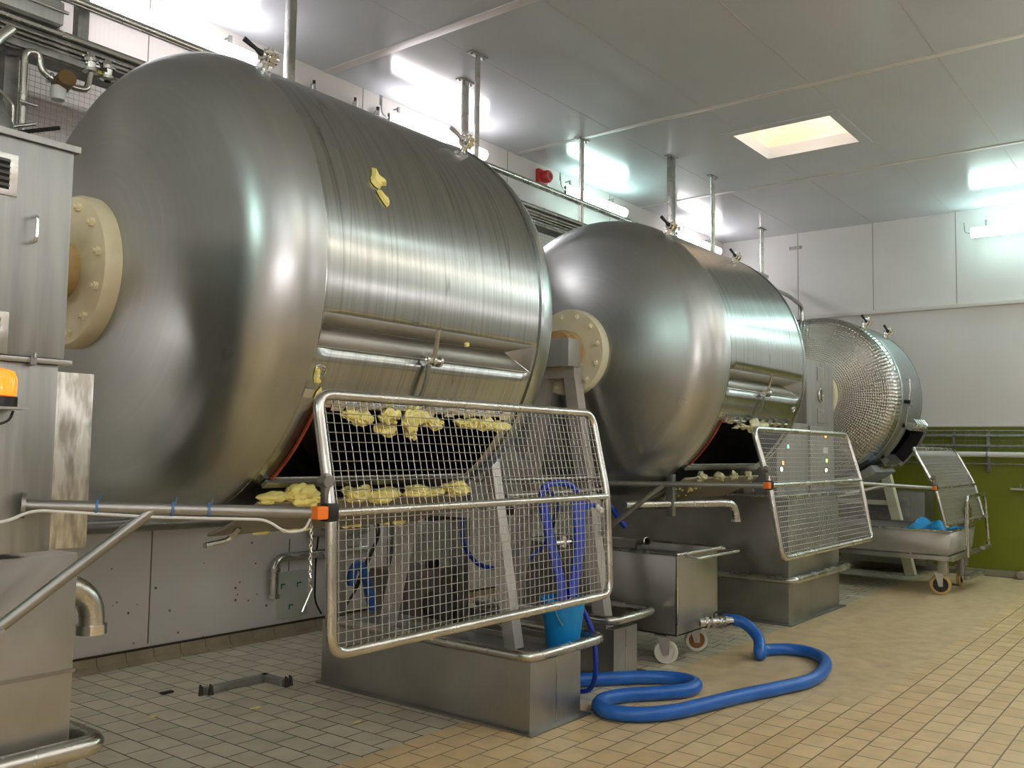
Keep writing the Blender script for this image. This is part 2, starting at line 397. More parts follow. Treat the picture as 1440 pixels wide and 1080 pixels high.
bm = NB(); box(bm, (XE-.02, YF, 1.985), (XE, YB, 2.015), .004); struct('trim_5', bm, STRIP)
bm = NB(); box(bm, (XL-.2, YF-.2, 0), (XE+.2, YF, ZT+.1)); struct('wall_front', bm, WALL)
bm = NB(); box(bm, (XL-.2, YF, 0), (XL, YB, ZT+.1)); struct('wall_left', bm, WALL)
# upper wall seams, lower wall joints
bm = NB()
for x in (3.6, 5.78, 8.0, 10.2, 12.3): box(bm, (x-.004, YB-.002, 1.1), (x+.004, YB, ZT))
for y in (5.1, 3.98, 2.86, 1.75, .6): box(bm, (XE-.002, y-.004, WR+.04), (XE, y+.004, ZT))
for x, z0, z1 in ((3.80, .12, 1.05), (5.08, .25, .80)): box(bm, (x-.005, YB-.002, z0), (x+.005, YB, z1))
for i in range(26):
    x, z = random.uniform(3.4, 5.4), random.uniform(.05, .8); r = random.uniform(.004, .011)
    cyl(bm, (x, YB-.002, z), (x, YB, z), r, 8)
struct('trim_6', bm, mat('wall_joint', (.22, .19, .16), .7))
# coved tile skirting on the back wall
bm = NB()
x = 1.0
while x < XE-.3:
    prism(bm, [(x, YB-.0, .085), (x, YB-.03, .085), (x, YB-.045, .03), (x, YB-.10, .0), (x, YB, 0)], (.212, 0, 0)); x += .218
struct('baseboard_back', bm, COVE)
struct('baseboard_back_joint', box(NB(), (1.0, YB-.022, .07), (XE, YB-.0, .098)), GROUT)
bm = NB(); box(bm, (XE-.05, YF, 0), (XE, YB, .09), .01); struct('baseboard_end', bm, mat('grey_skirting', (.30, .28, .20), .5))

# ---------------------------------------------------------------- fluorescent lamps
def lamp(p0, p1, col, strength, label, group='fluorescent battens', out=(0, -1, 0), name='fluorescent_light', visible_brackets=True):
    p0, p1 = Vector(p0), Vector(p1); d = (p1-p0).normalized(); o = Vector(out); L = (p1-p0).length
    t = thing(name, label, 'light', tuple((p0+p1)/2), group)
    m = mat('diffuser_glow', (.9, .9, .9), .4, emis=col, estr=strength)
    u = Vector((0, 0, 1)) if abs(o.z) < .5 else Vector((0, 1, 0))
    bm = NB(); prism(bm, [p0+o*.02+u*.055, p0+o*.06+u*.055, p0+o*.06-u*.055, p0+o*.02-u*.055], p1-p0); obj('housing', bm, GALV, t)
    bm = NB(); pts = [p0+o*.06+u*.06]
    for k in range(9):
        a = PI/2-k*PI/8; pts.append(p0+o*(.06+.085*math.cos(a))+u*.068*math.sin(a))
    prism(bm, pts, p1-p0)
    for f in bm.faces: f.smooth = len(f.verts) == 4
    obj('diffuser', bm, m, t)
    for s in (.12, .88):
        q = p0+(p1-p0)*s; bm = NB(); box(bm, q-Vector((.012, .012, 0))+u*.05, q+Vector((.012, .012, 0))+u*.17)
        tube(bm, [q+u*.16, q+u*.16-o*0.07], .008, 6); obj('bracket', bm, GALV, t)
    bm = NB(); q = p0-d*.02
    tube(bm, [q+o*.05, q+o*.04-d*.07+u*.02, q+o*.03-d*.08+u*.16], .006, 6, bend=.04); box(bm, q-d*.09+o*.02+u*.1-Vector((.01, .01, 0)), q-d*.07+o*.04+u*.2+Vector((.01, .01, 0))); obj('lead', bm, GALV, t)
    return t
COOL = (.86, 1., .96)
PINK, CYAN, WARM = (1., .93, .95), (.70, 1., .92), (1., .90, .76)
ly = YB-.11
lamp((3.02, ly, 4.72), (4.40, ly, 4.72), PINK, LAMP*.36, 'glowing pinkish fluorescent batten high on the back wall above the nearest churn')
lamp((5.98, ly, 4.72), (7.35, ly, 4.72), PINK, LAMP*.33, 'glowing pinkish fluorescent batten seen over the shoulder of the nearest churn')
lamp((8.95, ly, 4.72), (10.25, ly, 4.72), CYAN, LAMP*.33, 'greenish white fluorescent batten on the back wall beside the red sounder')
lamp((11.80, ly, 4.72), (13.10, ly, 4.72), PINK, LAMP*.33, 'pinkish fluorescent batten on the back wall nearest the far corner, above the middle churn')
lamp((XE-.12, 2.62, 4.62), (XE-.12, 1.24, 4.62), CYAN, LAMP*.45, 'greenish white fluorescent batten on the end wall at the right', out=(-1, 0, 0))
# the rest of the room's lamps, out of view; the low ones are added fill
for yy, k in ((-1.75, .36), (-.15, .16)):
    for i, (x, c) in enumerate(((-1.2, PINK), (1.0, WARM), (3.2, PINK), (5.4, WARM), (7.6, WARM), (9.8, PINK), (11.9, PINK))):
        lamp((x, yy, 4.62), (x+1.35, yy, 4.62), c if yy < -1 else COOL, LAMP*k, 'fluorescent batten hanging behind the camera, out of frame', 'fluorescent battens behind the camera', out=(0, 0, -1))
for x, k in ((-2.6, 1.1), (-.6, .7), (3.4, .2), (6.6, .25), (9.8, .25)):
    lamp((x, YF+.12, 2.9), (x+1.35, YF+.12, 2.9), PINK, LAMP*k, 'added low fill batten behind the camera, out of frame', 'added fill battens behind the camera', out=(0, 1, 0))  # added to throw fill light in under the churns
lamp((XE-.12, -.3, 4.62), (XE-.12, -1.65, 4.62), CYAN, LAMP, 'fluorescent batten on the end wall out of frame', 'fluorescent battens out of frame', out=(-1, 0, 0))
lamp((XL+.12, 4.3, 1.7), (XL+.12, 5.7, 1.7), PINK, LAMP*.5, 'added low fill batten by the left wall out of frame', 'fluorescent battens out of frame', out=(1, 0, 0))  # added fill for the floor and lower back wall at the left
lamp((XL+.12, 1.2, 4.62), (XL+.12, 2.6, 4.62), CYAN, LAMP*.7, 'fluorescent batten on the left wall out of frame', 'fluorescent battens out of frame', out=(1, 0, 0))

# ---------------------------------------------------------------- churns
def cp(x, deg, r, yc=4.0, zc=2.35):
    a = R_(deg); return Vector((x, yc-r*math.cos(a), zc+r*math.sin(a)))
def arange(a, b, n): return [a+(b-a)*i/n for i in range(n+1)]
def dome_prof(depth, R, rf, rho=.30, n=14):
    """cone from the flange with a knuckle of radius rho into the barrel: (distance from the flange plane, radius)"""
    cx, cr = depth, R-rho; dx, dr = cx, cr-rf; D = math.hypot(dx, dr)
    a = math.atan2(-dr, -dx) - math.acos(rho/D); a %= 2*PI
    px, prr = cx+rho*math.cos(a), cr+rho*math.sin(a)
    out = [(px*t, rf+(prr-rf)*t) for t in (0, .1, .2, .35, .5, .65, .8, .9)]
    # slight crown so that the cone is not dead flat
    out = [(x-.02*math.sin(PI*(r-rf)/(prr-rf)), r) for x, r in out]
    return out+[(cx+rho*math.cos(a+(PI/2-a)*k/n), cr+rho*math.sin(a+(PI/2-a)*k/n)) for k in range(n+1)]
def arc_plate(bm, x0, x1, a0, a1, r0, r1, zc=2.35, n=10, nx=1):
    A = arange(a0, a1, n)
    rows = [[bm.verts.new(cp(x, a, r, zc=zc)) for a in A] for x, r in ((x0, r1), (x1, r1), (x1, r0), (x0, r0))]
    for i in range(4):
        p, q = rows[i], rows[(i+1) % 4]
        for k in range(n): f = bm.faces.new((p[k], p[k+1], q[k+1], q[k])); f.smooth = i in (0, 2)
    bm.faces.new([r[0] for r in rows]); bm.faces.new([r[-1] for r in rows][::-1])
    return bm
def valve(parent, x, deg, R, zc, lever=1, dark=True, size=1., lever_dir=None):
    """sampling valve standing radially on the shell: a part with its lever as sub-part"""
    n = (cp(0, deg, 1, 0, 0)); b = cp(x, deg, R-.01, zc=zc); X = Vector((1, 0, 0)); tn = n.cross(X)
    bm = NB(); s = size
    lathe(bm, [(0, 0), (0, .045*s), (.012*s, .045*s), (.016*s, .022*s), (.04*s, .022*s), (.045*s, .042*s), (.06*s, .042*s), (.066*s, .03*s), (.10*s, .034*s), (.106*s, .045*s), (.12*s, .045*s), (.125*s, .02*s), (.14*s, .02*s), (.14*s, 0)], b, n, 16)
    cyl(bm, b+n*.083*s-tn*.05*s, b+n*.083*s+tn*.05*s, .022*s, 12)
    cyl(bm, b+n*.083*s-X*.055*s, b+n*.083*s+X*.055*s, .03*s, 12)
    for k in range(6):
        q = b+n*.05*s+X*.045*s*math.cos(k*PI/3)+tn*.045*s*math.sin(k*PI/3); cyl(bm, q-n*.012*s, q+n*.075*s, .006*s, 6)
    v = obj('sampling_valve', bm, CHROME, parent)
    ld = lever_dir or (-X*.75+n*.25+tn*.25)
    bm = NB(); q = b+n*.09*s-X*.05*s
    tube(bm, [q, q+ld*.05*s, q+ld*.15*s], .01*s, 8, rr=[.02*s, .012*s, .016*s]); obj('lever', bm, BLACK if dark else CHROME, v)
    return v

def churn(xa, xb, R, zc, label, rot=0., depth=.45, rf=.34, hub=.42, rho=.30, hatch=True, mats=(None, None), xpos_valves=()):
    L = Vector(((xa+xb)/2, 4.0, zc))
    t = thing('butter_churn', label, 'churn', L)
    mB, mD = mats
    # barrel shell with hatch opening and a V recess
    ax = sorted(set([round(v, 4) for v in arange(xa, xb, 10)]))
    if hatch:
        ox0, ox1, oa0, oa1 = xa+.10, xb-.09, -52.9+rot, -31+rot
        gx0, gx1, ga0, ga1 = xa+.008, xb-.04, -17.7+rot, -10.3+rot
    else:
        ox0, ox1, oa0, oa1 = xa+.33, xb-.13, -45, -22
        gx0 = gx1 = None; ga0 = ga1 = 999
    keyx = [ox0, ox1]+([gx0, gx1] if hatch else []); keya = [oa0, oa1]+([ga0, ga1] if hatch else [])
    def mergekeys(base, keys, tol):
        out = [b for b in base if all(abs(b-k) > tol for k in keys)]+keys; return sorted(out)
    ax = mergekeys(ax, keyx, .04)
    if xa not in ax: ax = sorted(ax+[xa])
    if xb not in ax: ax = sorted(ax+[xb])
    th = mergekeys([-180+3*i for i in range(120)], keya, 1.2)
    bm = NB()
    lip = .012
    X_ = [(x, R) for x in ax]+[(xb, R-lip*2), (xa, R-lip*2)]
    grid = [[bm.verts.new(cp(x, a, R, zc=zc)) for a in th] for x in ax]
    ring_i0 = [bm.verts.new(cp(ox0, a, R, zc=zc)) for a in ()]
    NT = len(th)
    for i in range(len(ax)-1):
        xm = (ax[i]+ax[i+1])/2
        for k in range(NT):
            a0 = th[k]; a1 = th[(k+1) % NT] if k < NT-1 else th[0]+360; am = (a0+a1)/2
            if ox0 < xm < ox1 and oa0 < am < oa1: continue
            if hatch and gx0 < xm < gx1 and ga0 < am < ga1: continue
            f = bm.faces.new((grid[i][k], grid[i][(k+1) % NT], grid[i+1][(k+1) % NT], grid[i+1][k])); f.smooth = True
    o = obj('barrel', bm, mB, t)
    md = o.modifiers.new('thickness', 'SOLIDIFY'); md.thickness = .012; md.offset = -1
    # dished ends
    for side in (0, 1):
        pr_ = dome_prof(depth, R, rf*.9, rho); sgn = -1 if side else 1; xe = xb if side else xa
        bm = NB()
        pts = [(sgn*(d-depth), r) for d, r in pr_]
        lathe(bm, [(pts[0][0], 0)]+pts, (xe, 4.0, zc), (1, 0, 0), 120)
        obj('dished_end', bm, mD, t)
    # rolled rim where barrel and far end meet
    bm = NB(); lathe(bm, [(-.012, R-.002), (-.012, R+.006), (.012, R+.006), (.012, R-.002)], (xb, 4.0, zc), (1, 0, 0), 120); obj('weld_rim', bm, mB, t)
    # flanges
    xf = xa-depth
    for side in (0, 1):
        s = -1 if side == 0 else 1; x0 = (xa-depth+.02) if side == 0 else (xb+depth-.02)
        bm = NB(); lathe(bm, [(0, rf), (.065, rf), (.085, rf-.012), (.085, 0), (0, 0)], (x0, 4.0, zc), (s, 0, 0), 56)
        fl = obj('flange', bm, CREAM if label.startswith('nearest') else CREAM2, t)
        for k in range(12):
            a = k*30+11; c = cp(x0+s*.085, a, rf-.055, zc=zc)
            bm = NB(); cyl(bm, c, c+Vector((s*.022, 0, 0)), .019, 6); cyl(bm, c, c+Vector((s*.034, 0, 0)), .010, 8); obj('bolt', bm, CREAM if label.startswith('nearest') else CREAM2, fl)
        bm = NB(); lathe(bm, [(.085, .12), (hub*.4, .12), (hub*.4, .165), (hub*.72, .165), (hub*.75, .15), (hub, .15), (hub, 0)], (x0, 4.0, zc), (s, 0, 0), 40); obj('hub', bm, OCHRE, t)
    if hatch:
        # V recess
        bm = NB(); gm = ga0+4.0; rv = R-.13; xi0, xi1 = gx0+.10, gx1-.09
        T = [cp(gx0, ga1, R, zc=zc), cp(gx1, ga1, R, zc=zc)]; V = [cp(xi0, gm, rv, zc=zc), cp(xi1, gm, rv, zc=zc)]; B = [cp(gx0, ga0, R, zc=zc), cp(gx1, ga0, R, zc=zc)]
        vs = [bm.verts.new(p) for p in T+V+B]
        bm.faces.new((vs[0], vs[1], vs[3], vs[2])); bm.faces.new((vs[2], vs[3], vs[5], vs[4])); bm.faces.new((vs[1], vs[5], vs[3])); bm.faces.new((vs[0], vs[2], vs[4]))
        o = obj('recess', bm, RECESS, t); md = o.modifiers.new('thickness', 'SOLIDIFY'); md.thickness = .006; md.offset = 0
        for a, b in ((B[0], B[1]), (V[0], V[1]), (V[1], B[1])):
            bm = NB(); tube(bm, [a, b], .004, 8); obj('recess_edge', bm, CHROME, t)
        # red gasket round the mouth
        bm = NB(); rg = R+.004
        loop = [cp(ox0, a, rg, zc=zc) for a in arange(oa0, oa1, 8)]+[cp(x, oa1, rg, zc=zc) for x in arange(ox0, ox1, 6)[1:]]
        tube(bm, loop, .0075, 8); obj('gasket', bm, REDG, t)
        # lower sill and door, slid round under the barrel
        bm = NB(); arc_plate(bm, ox0-.03, ox1+.02, oa0-2.2, oa0-.2, R+.004, R+.022, zc); obj('sill', bm, STEEL, t)
        bm = NB(); arc_plate(bm, ox0-.06, ox1+.02, oa0-22.8, oa0-3.2, R+.07, R+.088, zc, 12)
        dr = obj('sliding_door', bm, BEIGEP, t)
        md = dr.modifiers.new('b', 'BEVEL'); md.width = .006; md.segments = 2; md.limit_method = 'ANGLE'
        bm = NB(); tube(bm, [cp(ox0+.0, oa0-15, R+.09, zc=zc), cp(ox0-.02, oa0-18, R+.13, zc=zc), cp(ox0-.16, oa0-17, R+.15, zc=zc)], .014, 8, bend=.03); obj('handle', bm, PIPE, dr)
        # clamp rail above the mouth: knuckles and a bar
        bm = NB(); arc_plate(bm, ox0+.03, ox1-.02, oa1+.2, oa1+1.9, R, R+.018, zc); tube(bm, [cp(ox0+.05, oa1+1.2, R+.035, zc=zc), cp(ox1-.04, oa1+1.2, R+.035, zc=zc)], .012, 8)
        n = 9
        for k in range(n):
            x = ox0+.08+(ox1-ox0-.16)*k/(n-1); arc_plate(bm, x-.035, x+.035, oa1+.1, oa1+3.0, R+.004, R+.045, zc, 3)
        obj('clamp_rail', bm, CHROME, t)
        # locking lever with curved strap
        xl = xa+.665
        bm = NB(); tube(bm, [cp(xl, ga0-.2, R+.035, zc=zc), cp(xl-.01, ga0+2, R+.05, zc=zc), cp(xl-.045, ga0+7.6, R+.075, zc=zc)], .011, 8); lv = obj('lock_lever', bm, PIPE, t)
        bm = NB(); cyl(bm, cp(xl-.06, ga0+.2, R+.03, zc=zc), cp(xl+.06, ga0+.2, R+.03, zc=zc), .014, 12)
        for dx in (-.045, 0, .045): cyl(bm, cp(xl+dx-.008, ga0+.2, R+.03, zc=zc), cp(xl+dx+.008, ga0+.2, R+.03, zc=zc), .028, 14)
        obj('clamp', bm, CHROME, lv)
        bm = NB(); tube(bm, [cp(xl+.0, a, R+.012+.02*math.sin((a-ga0)/(oa1-ga0)*PI), zc=zc) for a in arange(ga0, oa1+1, 8)], .01, 6, flat=(.006, .011)); obj('strap', bm, STEEL_D, lv)
        # sight port
        px = xa+.055 if rot == 0 else xb-.10
        pa = -23+rot
        bm = NB(); c = cp(px, pa, R, zc=zc); nrm = cp(0, pa, 1, 0, 0)
        lathe(bm, [(-.002, .026), (.008, .028), (.010, .022), (-.002, .018), (-.004, 0)], c, nrm, 20); obj('sight_port', bm, CHROME, t)
        bm = NB(); arc_plate(bm, xa-.0, xa+.05, oa1+2, oa1+4, R, R+.012, zc, 2); obj('stop_lug', bm, CHROME, t)
    for v in xpos_valves: valve(t, v[0], v[1], R, zc, dark=v[2], size=v[3])
    return t, (ox0, ox1, oa0, oa1)
c1, H1 = churn(2.45, 3.95, 1.125, 2.35, 'nearest and largest looking steel butter churn, with yellow butter smeared on its barrel', 0., mats=(BARREL, DISH), xpos_valves=((2.55, 62, True, .8), (3.88, 58, False, .8)))
c2, H2 = churn(6.34, 7.85, 1.125, 2.35, 'middle steel butter churn with pale cream flange, behind the nearest one', 3.5, hub=.24, mats=(BARREL, DISH), xpos_valves=((6.33, 58, True, .85), (7.38, 53, True, .75)))
c3, H3 = churn(11.40, 12.30, 1.0, 2.30, 'farthest and smallest looking churn with a dimpled steel end, by the end wall', depth=.34, rf=.36, rho=.2, hatch=False, mats=(BARREL3, DIMPLE), xpos_valves=((11.52, 58, True, 1.1), (12.1, 52, True, 1.1)))
# churn 3: raised hatch frame, door, strap
zc = 2.30; R3 = 1.0; ox0, ox1, oa0, oa1 = H3
bm = NB()
arc_plate(bm, ox0-.07, ox0, oa0-3, oa1+3, R3-.01, R3+.03, zc); arc_plate(bm, ox1, ox1+.05, oa0-3, oa1+3, R3-.01, R3+.15, zc)
arc_plate(bm, ox0-.07, ox1+.07, oa1, oa1+4, R3-.01, R3+.10, zc); arc_plate(bm, ox0-.07, ox1+.07, oa0-4, oa0, R3-.01, R3+.10, zc)
obj('hatch_frame', bm, STEEL, c3)
bm = NB(); arc_plate(bm, ox1-.012, ox1, oa0, oa1, R3-.01, R3+.13, zc); obj('hatch_shade', bm, DARK, c3)  # dark sheet standing in for the shade inside the hatch mouth
bm = NB()
for k in range(5):
    x = ox0+(ox1-ox0)*k/4; tube(bm, [cp(x, oa1+1, R3+.10, zc=zc), cp(x-.02, oa1+5, R3+.14, zc=zc), cp(x, oa1+7, R3+.08, zc=zc)], .016, 8)
tube(bm, [cp(ox0-.05, oa1+2.5, R3+.12, zc=zc), cp(ox1+.05, oa1+2.5, R3+.12, zc=zc)], .016, 8)
obj('clamp_rail', bm, CHROME, c3)
bm = NB(); arc_plate(bm, ox0-.35, ox1+.05, oa0-24, oa0-8, R3+.05, R3+.15, zc); obj('sliding_door', bm, SHEET_P, c3)
bm = NB()
for a in (oa0-7, oa0-4.5): tube(bm, [cp(ox0-.05, a, R3+.10, zc=zc), cp(ox1+.12, a, R3+.10, zc=zc)], .013, 8)
obj('door_rod', bm, PIPE, c3)
bm = NB(); tube(bm, [cp(11.66, 12, R3+.01, zc=zc), cp(11.62, 12, R3+.05, zc=zc), cp(11.62, 4, R3+.04, zc=zc), cp(11.62, -20, R3+.04, zc=zc)], .009, 8, bend=.02); ls = obj('lock_lever', bm, PIPE, c3)
bm = NB(); cyl(bm, cp(11.56, -6, R3+.03, zc=zc), cp(11.70, -6, R3+.03, zc=zc), .03, 12); obj('clamp', bm, STEEL, ls)
bm = NB(); cyl(bm, cp(11.5, -4, R3, zc=zc), cp(11.5, -4, R3+.07, zc=zc), .022, 12); obj('knob', bm, BLACK, ls)

# ---------------------------------------------------------------- butter
def lump(c, s, seed, label, group='butter lumps under the churn mouths', name='butter_lump', amp=.65, sub=4, m=None):
    bm = NB(); blob(bm, (0, 0, 0), s, seed, sub, amp)
    rd = random.Random(seed+99)
    for k in range(4): blob(bm, (s[0]*rd.uniform(-1, 1), s[1]*rd.uniform(-.4, .4), s[2]*rd.uniform(-1.0, .4)), tuple(v*rd.uniform(.3, .55) for v in s), seed+k+5, 3, .7)
    bm.transform(Matrix.Translation(Vector(c))); o = obj(name, bm, m or BUTTER, None, c); return tag(o, label, 'butter', group)
Rr = 1.13
for i, (x, a, dr, s, lb) in enumerate((
    (2.70, -54.0, .07, (.08, .05, .042), 'long pale butter lump on the sill left of the nearest guard frame'),
    (2.58, -55.4, .06, (.07, .03, .024), 'finger of butter pointing left off the sill of the nearest churn'),
    (3.04, -54.0, .075, (.075, .05, .035), 'rounded butter lump on the sill just right of the guard frame edge'),
    (3.24, -55.2, .075, (.085, .045, .035), 'flattened butter lump sagging between two rounder ones on the sill'),
    (3.43, -53.8, .075, (.075, .05, .035), 'third round butter lump along the sill of the nearest churn'),
    (3.59, -55.0, .075, (.07, .03, .02), 'thin butter strand lying between the last two lumps on the sill'),
    (3.74, -53.6, .075, (.075, .05, .035), 'round butter lump at the right end of the nearest churn sill'))):
    lump(cp(x, a, Rr+dr), s, i+1, lb)
for i, (x, a, dr, s, lb) in enumerate((
    (2.72, -31.6, .04, (.05, .025, .025), 'crumbly butter bit hanging at the left of the upper clamp rail'),
    (2.80, -32.4, .04, (.05, .025, .028), 'butter crumb clump on the clamp rail, second from the left'),
    (2.94, -31.0, .05, (.045, .03, .035), 'butter lump on top of the clamp rail left of the big one'),
    (2.955, -34.5, .05, (.045, .03, .032), 'butter ball dangling below the clamp rail of the nearest churn'),
    (3.09, -31.3, .055, (.07, .035, .055), 'biggest butter lump on the upper clamp rail of the nearest churn'),
    (3.12, -35.0, .05, (.03, .025, .03), 'small butter drip under the biggest lump on the clamp rail'),
    (3.25, -32.6, .045, (.06, .025, .025), 'low butter smear on the clamp rail right of the biggest lump'),
    (3.50, -32.3, .045, (.07, .028, .022), 'ragged butter strip on the right half of the clamp rail'),
    (3.63, -32.3, .045, (.07, .028, .03), 'butter strip on the clamp rail, next to last on the right'),
    (3.76, -32.5, .045, (.07, .03, .032), 'ragged butter lump at the right end of the clamp rail'))):
    lump(cp(x, a, Rr+dr), s, i+20, lb, 'butter on the clamp rail of the nearest churn', amp=.7)
for i, (x, a, s, lb) in enumerate(((6.62, -51.6, (.06, .04, .045), 'leftmost crumbly butter lump under the middle churn mouth'), (6.93, -51.6, (.06, .04, .04), 'second crumbly butter lump under the middle churn mouth'),
    (7.21, -51.6, (.055, .04, .04), 'third crumbly butter lump under the middle churn mouth'), (7.52, -51.6, (.05, .04, .04), 'rightmost crumbly butter lump under the middle churn mouth'))):
    lump(cp(x, a, Rr+.08), tuple(v*.8 for v in s), i+40, lb, amp=.8, m=BUTTER2)
lump(cp(6.95, -27.0, Rr+.06), (.13, .04, .045), 50, 'crumbly butter heap on the clamp rail of the middle churn', 'butter on the middle churn', amp=.8, m=BUTTER2)
lump(cp(6.70, -28.0, Rr+.05), (.09, .03, .02), 51, 'thin butter crumbs left of the heap on the middle churn rail', 'butter on the middle churn', amp=.8, m=BUTTER2)
def splat(pts, label, thick=.012):
    """thin butter smear on the nearest barrel: outline in (x, angle)"""
    bm = NB(); cx = sum(p[0] for p in pts)/len(pts); ca = sum(p[1] for p in pts)/len(pts)
    top = bm.verts.new(cp(cx, ca, Rr+thick)); ring = [bm.verts.new(cp(x, a, Rr-.002)) for x, a in pts]; mid = [bm.verts.new(cp(cx+(x-cx)*.7, ca+(a-ca)*.7, Rr+thick*.9)) for x, a in pts]; n = len(pts)
    for k in range(n):
        j = (k+1) % n; bm.faces.new((ring[k], ring[j], mid[j], mid[k])).smooth = True; bm.faces.new((mid[k], mid[j], top)).smooth = True
    o = obj('butter_splat', bm, BUTTER, None, cp(cx, ca, Rr)); return tag(o, label, 'butter', 'butter smears on the nearest barrel')
splat([(2.79, 26.5), (2.80, 24.2), (2.845, 23.2), (2.85, 22.2), (2.80, 21.5), (2.80, 20.6), (2.77, 21.0), (2.755, 22.0), (2.76, 23.2), (2.775, 24.2)], 'upper butter splash thrown on the nearest barrel', .022)
splat([(2.79, 20.5), (2.81, 19.2), (2.835, 18.4), (2.84, 17.2), (2.82, 16.2), (2.80, 17.4), (2.785, 18.6), (2.775, 19.8)], 'lower butter drip under the splash on the nearest barrel', .014)
splat([(2.475, -22.2), (2.49, -22.0), (2.50, -24.2), (2.525, -25.3), (2.52, -26.0), (2.49, -25.8), (2.48, -24.5)], 'butter dripping out of the round sight port', .012)
splat([(2.535, -26.4), (2.56, -28.2), (2.54, -28.6), (2.545, -29.6), (2.52, -29.4), (2.52, -27.8)], 'small butter drip below the sight port beside the guard corner', .012)
splat([(3.34, -12.4), (3.365, -12.0), (3.375, -12.9), (3.35, -13.4)], 'single butter speck above the recess lip', .012)
bm = NB(); rd = random.Random(5)
for k in range(14):
    x = 2.75+1.0*rd.random(); q = cp(x, -74.5+rd.uniform(-.8, .4), Rr+.085); blob(bm, q, (.03*rd.uniform(.5, 1.6), .015, .012), k, 2, .5)
tag(obj('butter_residue', bm, BUTTER, None, cp(3.2, -74.5, Rr+.085)), 'streaky butter residue along the bottom edge of the slid door', 'butter', kind='stuff')
bm = NB(); rd = random.Random(9)
for k in range(26):
    blob(bm, cp(6.35+.5*rd.random(), -57-9*rd.random(), Rr+.09), (.014*rd.uniform(.5, 1.5),)*3, k, 1, .3)
tag(obj('butter_specks', bm, BUTTER, None, cp(6.6, -60, Rr+.09)), 'specks of butter spattered on the middle churn door', 'butter', kind='stuff')

# ---------------------------------------------------------------- guards
def guard(name_label, x0, x1, prof, root, brace, fork, hinge=True, spacing=.035, dents=True):
    """prof = [(y,z) bottom, middle, top]; root/brace = arm feet; fork = x where the brace meets the arm"""
    t = thing('safety_guard', name_label, 'guard', (x0, prof[1][0], prof[1][1]))
    (yb, zb), (ym, zm), (yt, zt) = prof
    r = .0205
    P = [(x0, yb, zb), (x0, ym, zm), (x0, yt, zt), (x1, yt, zt), (x1, ym, zm), (x1, yb, zb)]
    bm = NB(); tube(bm, P, r, 14, bend=.075, closed=True); obj('frame', bm, PIPE, t)
    bm = NB(); tube(bm, [(x0, ym, zm), (x1, ym, zm)], .016, 12); obj('crossbar', bm, PIPE, t)
    # wire mesh following the bend
    bm = NB(); wr = .0016
    L1 = math.hypot(ym-yb, zm-zb); L2 = math.hypot(yt-ym, zt-zm)
    def at(s):
        if s < L1: k = s/L1; return yb+(ym-yb)*k, zb+(zm-zb)*k
        k = (s-L1)/L2; return ym+(yt-ym)*k, zm+(zt-zm)*k
    n = int((L1+L2)/spacing)
    for k in range(1, n):
        y, z = at(k*(L1+L2)/n); tube(bm, [(x0+.01, y-.004, z), (x1-.01, y-.004, z)], wr, 4, cap=False)
    n = int((x1-x0)/spacing)
    for k in range(1, n):
        x = x0+(x1-x0)*k/n; tube(bm, [(x, yb, zb+.01), (x, ym, zm), (x, yt, zt-.01)], wr, 4, cap=False)
    obj('wire_mesh', bm, WIRE, t)
    if root:
        root = Vector(root); end = Vector((x0-.03, ym, zm)); 
        bm = NB(); tube(bm, [root, end], .02, 12); lathe(bm, [(0, 0), (0, .04), (.012, .04), (.012, 0)], root, end-root, 16); arm = obj('arm', bm, ARMP, t)
        f = root+(end-root)*fork
        bm = NB(); tube(bm, [Vector(brace), f], .019, 12); obj('brace', bm, ARMP, arm)
        if hinge:
            bm = NB(); box(bm, end+Vector((-.055, -.028, -.02)), end+Vector((-.005, .012, .026)), .006); obj('interlock_switch', bm, ORANGE, t, label='orange interlock switch')
            bm = NB(); box(bm, end+Vector((-.01, -.028, -.03)), end+Vector((.045, .02, .035)), .01); obj('interlock_body', bm, BLACK, t)
            bm = NB(); box(bm, end+Vector((.0, .0, .03)), end+Vector((.03, .03, .14)), .01); cyl(bm, end+Vector((.012, -.005, .11)), end+Vector((.012, .035, .11)), .022, 14); obj('hinge_lug', bm, STEEL_D, t)
    return t
g1 = guard('nearest mesh guard of bent steel tube in front of the nearest churn', 2.20, 4.05, ((2.50, .866), (2.52, 1.362), (2.62, 1.79)), (1.30, 2.90, 1.405), (1.262, 2.90, 1.05), .40)
g2 = guard('middle mesh guard of steel tube hanging in front of the middle churn', 6.14, 8.15, ((2.41, .875), (2.50, 1.37), (2.62, 1.765)), (5.80, 3.72, 1.35), (5.80, 3.66, .98), .42)
g3 = guard('farthest mesh guard standing over the blue film in the long trolley', 10.97, 13.0, ((2.45, .815), (2.55, 1.23), (2.78, 1.67)), (9.75, 3.24, 1.30), (9.75, 3.24, 1.15), .5, spacing=.04)
# arm of the middle guard grows from a post
bm = NB(); box(bm, (4.56, 3.17, .42), (4.62, 3.23, 1.40), .005)
tag(obj('guard_post', bm, STEEL_D, None, (4.59, 3.2, .42)), 'slim steel post on the low plinth carrying the middle guard arm', 'post') if False else bm.free()
